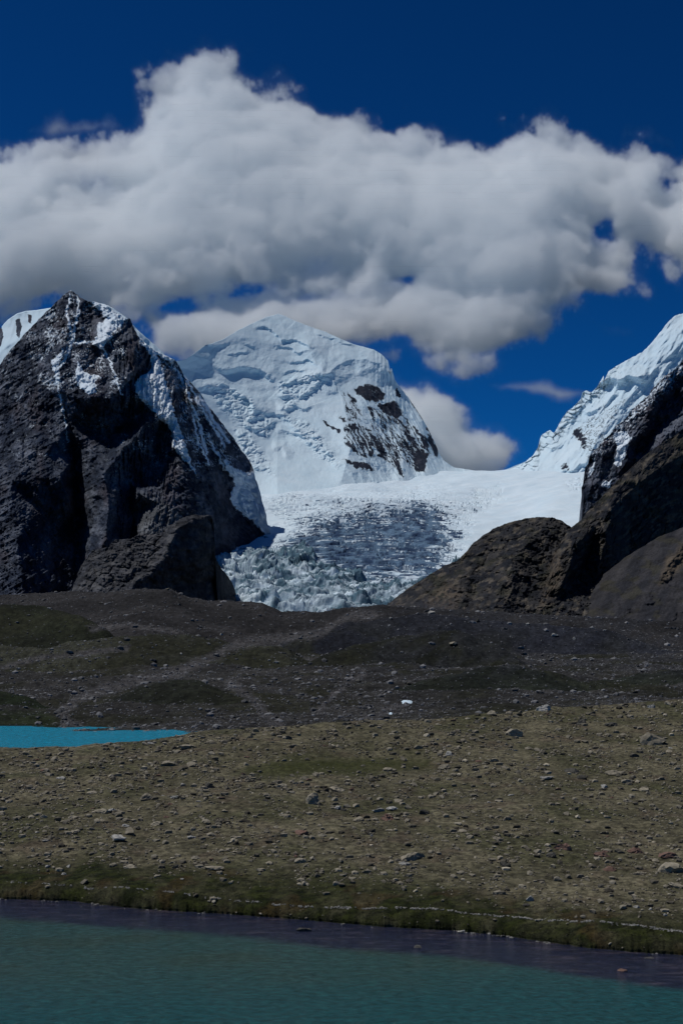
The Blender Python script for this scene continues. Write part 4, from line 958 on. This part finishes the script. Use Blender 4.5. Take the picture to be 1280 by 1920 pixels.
# boulders on the moraine
MB = [(1040, 1192, 16, 'pale capped boulder on the grey scree bank right of the centre'), (1076, 1197, 10, 'smaller pale boulder right of the pale capped one on the grey bank'), (808, 1150, 13, 'pale flat boulder high on the moraine under the brown knoll'),
      (732, 1160, 8, 'small pale boulder near the top of the moraine'), (893, 1166, 14, 'dark boulder high on the grey scree bank'), (990, 1170, 8, 'small pale block on the grey bank left of the pale capped boulder'),
      (765, 1283, 14, 'dark boulder on the mound above the snow patch'), (672, 1278, 12, 'grey boulder left of the dark mound boulder'), (850, 1210, 18, 'flat tan slab on top of the middle mound'), (1190, 1298, 12, 'dark boulder on the low right mound'),
      (518, 1243, 10, 'tan boulder in the pale rubble channel'), (340, 1226, 8, 'grey boulder beside the pale channel on the left'), (560, 1266, 10, 'dark boulder low in the rubble right of the dome'), (315, 1106, 9, 'boulder perched on the moraine skyline beside the buttress'),
      (190, 1132, 10, 'dark block below the left end of the moraine skyline'), (415, 1190, 8, 'small pale block on the long moraine ridge')]
bmM = {}
for k, (px, row, w, lab) in enumerate(MB):
    i = int(np.argmin(abs(px_m - px))); rows = HY - (Pm[:, i, 2] - CZ) * F / Pm[:, i, 1]
    vis = np.minimum.accumulate(rows) >= rows - 1e-6
    j = int(np.argmin(np.where(vis, abs(rows - row), 1e9))); c = Pm[j, i]; s = w / F * c[1] / 2
    mt = M_dkstone if 'dark' in lab else (M_pale if 'pale' in lab else M_stone)
    o = link('boulder', boulder_mesh(300 + k % 14, mt, .9), None, lab, 'boulder'); o.location = (c[0], c[1], c[2] + s * .25); o.scale = (s, s, s); o.rotation_euler = (0, 0, k * 1.3)

# ------------------------------------------------------------------ grass on the lake bank
nn = 19000
px = rng.uniform(-420, 1700, nn); hh = rng.uniform(2, 92, nn); row = shore(px) - hh
ok = rng.uniform(0, 1, nn) < (1 - sstep(50, 90, hh + 18 * fbm(px / 50, px * 0, 4, 1301))) * (.35 + .65 * sstep(-.2, .2, fbm(px / 20, row / 8, 3, 1801)))
px, row = px[ok], row[ok]; X, Y, Z = fg_at(px, row); nb = 5
a = rng.uniform(0, 2 * np.pi, (len(X), nb)); hgt = rng.uniform(.03, .07, (len(X), nb)); wd = .02
bx = X[:, None] + rng.normal(0, .06, a.shape); by = Y[:, None] + rng.normal(0, .06, a.shape); bz = np.broadcast_to(Z[:, None] - .02, a.shape)
v0 = np.stack([bx - np.cos(a) * wd, by - np.sin(a) * wd, bz], -1); v1 = np.stack([bx + np.cos(a) * wd, by + np.sin(a) * wd, bz], -1)
v2 = np.stack([bx + rng.normal(0, .05, a.shape), by + rng.normal(0, .05, a.shape), bz + hgt], -1)
V = np.stack([v0, v1, v2], 2).reshape(-1, 3)
M_grass, n, l, p = new_mat('bank_grass')
l.new(mixc(n, l, ramp(n, l, noise(n, l, N(n, 'ShaderNodeNewGeometry').outputs['Position'], .8, 5), .3, .7), (.014, .016, .005), (.036, .035, .011)), p.inputs['Base Color']); p.inputs['Roughness'].default_value = .8
link('grass', mesh_from('grass', V, np.arange(len(V)).reshape(-1, 3), M_grass, smooth=False, k=3), 'stuff', 'short dark olive grass growing along the near lake shore', 'grass')

# ------------------------------------------------------------------ clouds: banks of vapour several kilometres away
def cloud_mat(name, dens):
    m = bpy.data.materials.new(name); m.use_nodes = True; n = m.node_tree.nodes; l = m.node_tree.links; n.clear()
    o = n.new('ShaderNodeOutputMaterial'); v = n.new('ShaderNodeVolumePrincipled'); l.new(v.outputs[0], o.inputs['Volume'])
    v.inputs['Color'].default_value = (.982, .995, 1, 1); v.inputs['Density'].default_value = dens; v.inputs['Anisotropy'].default_value = .0
    v.inputs['Density Attribute'].default_value = 'density'
    return m
def cloud(name, D, outline, holes, vox, half, mat, label, nscale=1 / 520., namp=280., warp=190., soft=45., slope=1.0, seedz=0.0, pad=50, tilt=0.0):
    a = np.array(outline, float); x0, x1 = a[:, 0].min() - pad, a[:, 0].max() + pad; y0, y1 = a[:, 1].min() - pad, a[:, 1].max() + pad
    k = D / F; nx = int((x1 - x0) / 4) + 1; ny = int((y1 - y0) / 4) + 1
    gx, gy = np.meshgrid(np.linspace(x0, x1, nx), np.linspace(y1, y0, ny))
    sd = poly_sd(gx, gy, outline)
    for (hx, hy, rx, ry, st) in holes:
        q = np.hypot((gx - hx) / rx, (gy - hy) / ry); sd = np.minimum(sd, (q - 1) * min(rx, ry) + (1 - st) * 60)
    X0, X1 = (x0 - CX) * k, (x1 - CX) * k; Z0, Z1 = CZ + (HY - y1) * k, CZ + (HY - y0) * k
    im = bpy.data.images.new('cloud_outline', nx, ny, alpha=True, float_buffer=True); im.colorspace_settings.name = 'Non-Color'
    px4 = np.ones((ny, nx, 4), np.float32); px4[..., :3] = (sd * .002)[..., None]; im.pixels.foreach_set(px4.ravel()); im.update()
    ob = link(name, bpy.data.volumes.new(name), None, label, 'cloud'); ob.data.materials.append(mat)
    ng = bpy.data.node_groups.new(name + '_vapour', 'GeometryNodeTree'); ng.interface.new_socket('Geometry', in_out='INPUT', socket_type='NodeSocketGeometry'); ng.interface.new_socket('Geometry', in_out='OUTPUT', socket_type='NodeSocketGeometry')
    n = ng.nodes; l = ng.links; gi = n.new('NodeGroupInput'); go = n.new('NodeGroupOutput')
    def M(op, x, y=None, z=None):
        q = n.new('ShaderNodeMath'); q.operation = op
        for i, v in enumerate((x, y, z)):
            if v is None: continue
            if isinstance(v, (int, float)): q.inputs[i].default_value = v
            else: l.new(v, q.inputs[i])
        return q.outputs[0]
    pos = n.new('GeometryNodeInputPosition').outputs[0]
    def NZ(scale, det, rough, off=0.0, sq=(1, 1, 1)):
        vm = n.new('ShaderNodeVectorMath'); vm.operation = 'MULTIPLY_ADD'; l.new(pos, vm.inputs[0]); vm.inputs[1].default_value = sq; vm.inputs[2].default_value = (off, off * 1.7, off * .6)
        q = n.new('ShaderNodeTexNoise'); q.inputs['Scale'].default_value = scale; q.inputs['Detail'].default_value = det; q.inputs['Roughness'].default_value = rough
        l.new(vm.outputs[0], q.inputs['Vector']); return q.outputs['Fac']
    sp = n.new('ShaderNodeSeparateXYZ'); l.new(pos, sp.inputs[0])
    per = M('DIVIDE', D, sp.outputs[1]); px_ = M('MULTIPLY', sp.outputs[0], per); pz_ = M('ADD', M('MULTIPLY', M('SUBTRACT', sp.outputs[2], CZ), per), CZ)
    wx = M('MULTIPLY', M('SUBTRACT', NZ(nscale * 2.2, 5, .62, 3000 + seedz), .5), warp * 2); wz = M('MULTIPLY', M('SUBTRACT', NZ(nscale * 2.2, 5, .62, 7000 + seedz), .5), warp * 2)
    u = M('DIVIDE', M('SUBTRACT', M('ADD', px_, wx), X0), X1 - X0); w = M('DIVIDE', M('SUBTRACT', M('ADD', pz_, wz), Z0), Z1 - Z0)
    cx = n.new('ShaderNodeCombineXYZ'); l.new(u, cx.inputs[0]); l.new(w, cx.inputs[1])
    it = n.new('GeometryNodeImageTexture'); it.interpolation = 'Linear'; it.extension = 'EXTEND'; it.inputs['Image'].default_value = im; l.new(cx.outputs[0], it.inputs['Vector'])
    sc3 = n.new('ShaderNodeSeparateXYZ'); l.new(it.outputs['Color'], sc3.inputs[0])
    s = M('MULTIPLY', sc3.outputs[0], 500.0 * k)
    nz = M('SUBTRACT', NZ(nscale * 2.2, 9, .62, seedz), .5)
    ay = M('MULTIPLY', M('ABSOLUTE', M('SUBTRACT', sp.outputs[1], M('ADD', M('MULTIPLY', M('SUBTRACT', sp.outputs[2], (Z0 + Z1) / 2), tilt), D))), slope)
    ay = M('DIVIDE', M('MULTIPLY', ay, ay), half * slope)
    m = M('SUBTRACT', M('ADD', M('MINIMUM', s, half * slope), M('MULTIPLY', nz, namp * 2)), ay)
    mr = n.new('ShaderNodeMapRange'); mr.interpolation_type = 'SMOOTHERSTEP'; l.new(m, mr.inputs[0]); mr.inputs[1].default_value = 0; mr.inputs[2].default_value = soft
    veil = n.new('ShaderNodeMapRange'); l.new(m, veil.inputs[0]); veil.inputs[1].default_value = -50.0; veil.inputs[2].default_value = soft; veil.inputs[4].default_value = .04 if soft < 100 else 0.0
    vc = n.new('GeometryNodeVolumeCube'); l.new(M('ADD', mr.outputs[0], veil.outputs[0]), vc.inputs['Density'])
    ext = half * 1.25 + abs(tilt) * (Z1 - Z0) * .5; sX = 1 + abs(tilt) * (Z1 - Z0) * .5 / D
    vc.inputs['Min'].default_value = (X0 * sX, D - ext, Z0 * (2 - sX)); vc.inputs['Max'].default_value = (X1 * sX, D + ext, Z1 * sX)
    vc.inputs['Resolution X'].default_value = max(8, int((X1 - X0) / vox)); vc.inputs['Resolution Y'].default_value = max(8, int(2 * ext / vox / 1.1)); vc.inputs['Resolution Z'].default_value = max(8, int((Z1 - Z0) / vox))
    sm = n.new('GeometryNodeSetMaterial'); sm.inputs['Material'].default_value = mat; l.new(vc.outputs[0], sm.inputs[0]); l.new(sm.outputs[0], go.inputs[0])
    md = ob.modifiers.new('vapour', 'NODES'); md.node_group = ng
    return ob
M_shade = cloud_mat('shade_cloud_vapour', .009)
M_cloud = cloud_mat('cloud_vapour', .011)
cloud('cloud', 8000.0, [(-150, 330), (-60, 300), (0, 285), (60, 285), (130, 272), (205, 262), (245, 250), (268, 215), (282, 170), (318, 138), (335, 112), (368, 100), (400, 114), (432, 108), (458, 138), (482, 170), (545, 178), (572, 208), (610, 222), (662, 224), (690, 248), (722, 240), (790, 264), (880, 264), (930, 274),
                        (965, 256), (1030, 240), (1080, 256), (1135, 270), (1185, 280), (1235, 292), (1280, 330), (1400, 330), (1400, 500), (1290, 505), (1240, 480), (1190, 440), (1190, 500), (1205, 540), (1120, 556), (1060, 572), (1010, 615), (950, 655), (900, 684), (850, 690), (810, 672), (775, 640),
                        (720, 650), (650, 640), (560, 660), (470, 700), (360, 680), (300, 640), (240, 585), (130, 562), (60, 580), (0, 590), (-150, 600)],
      [(168, 345, 26, 18, .9), (600, 500, 34, 20, .85), (737, 532, 24, 16, .85), (430, 555, 130, 16, .8), (310, 578, 55, 13, .9), (750, 640, 34, 22, .8), (1130, 440, 26, 60, .7), (1255, 345, 30, 30, .7)],
      11.0, 330.0, M_cloud, 'huge grey white cumulus cloud spanning the sky above the peaks', pad=110, tilt=.75)
M_thin = cloud_mat('thin_cloud_vapour', .009)
cloud('cloud', 3520.0, [(-430, -775), (-360, -820), (-240, -845), (-120, -840), (10, -810), (65, -770), (0, -735), (-170, -715), (-340, -730)], [], 12.0, 800.0, M_shade, 'unseen cloud added high above the glacier to shade the ice basin', seedz=5200, namp=120, warp=160, soft=200, slope=.1)  # out of view, added for the shade it casts on the glacier basin
cloud('cloud', 9000.0, [(640, 720), (700, 716), (760, 722), (810, 718), (838, 735), (862, 765), (890, 795), (930, 815), (958, 835), (962, 862), (930, 890), (880, 920), (640, 930)], [], 12.0, 220.0, M_cloud, 'small grey cumulus cloud rising behind the saddle right of the white peak', seedz=900, namp=170, warp=110, soft=45, tilt=.7)
cloud('cloud', 9500.0, [(905, 722), (940, 708), (1010, 708), (1080, 720), (1130, 732), (1110, 752), (1050, 762), (990, 745), (930, 738)], [], 12.0, 140.0, M_thin, 'thin flat streak of cloud beside the ice cliffs of the right ridge', seedz=1900, namp=60, warp=60, soft=140, pad=70)
cloud('cloud', 9500.0, [(1110, 606), (1160, 600), (1200, 610), (1190, 630), (1140, 634), (1115, 624)], [], 12.0, 60.0, M_thin, 'faint wisp of cloud in the blue gap on the right', seedz=2900, namp=90, warp=80, soft=420, pad=60)
cloud('cloud', 9500.0, [(60, 240), (100, 210), (150, 222), (200, 196), (240, 206), (240, 250), (170, 262), (90, 268)], [], 12.0, 90.0, M_thin, 'torn wisps of cloud above the left end of the big cloud', seedz=3900, namp=190, warp=120, soft=300, pad=60)
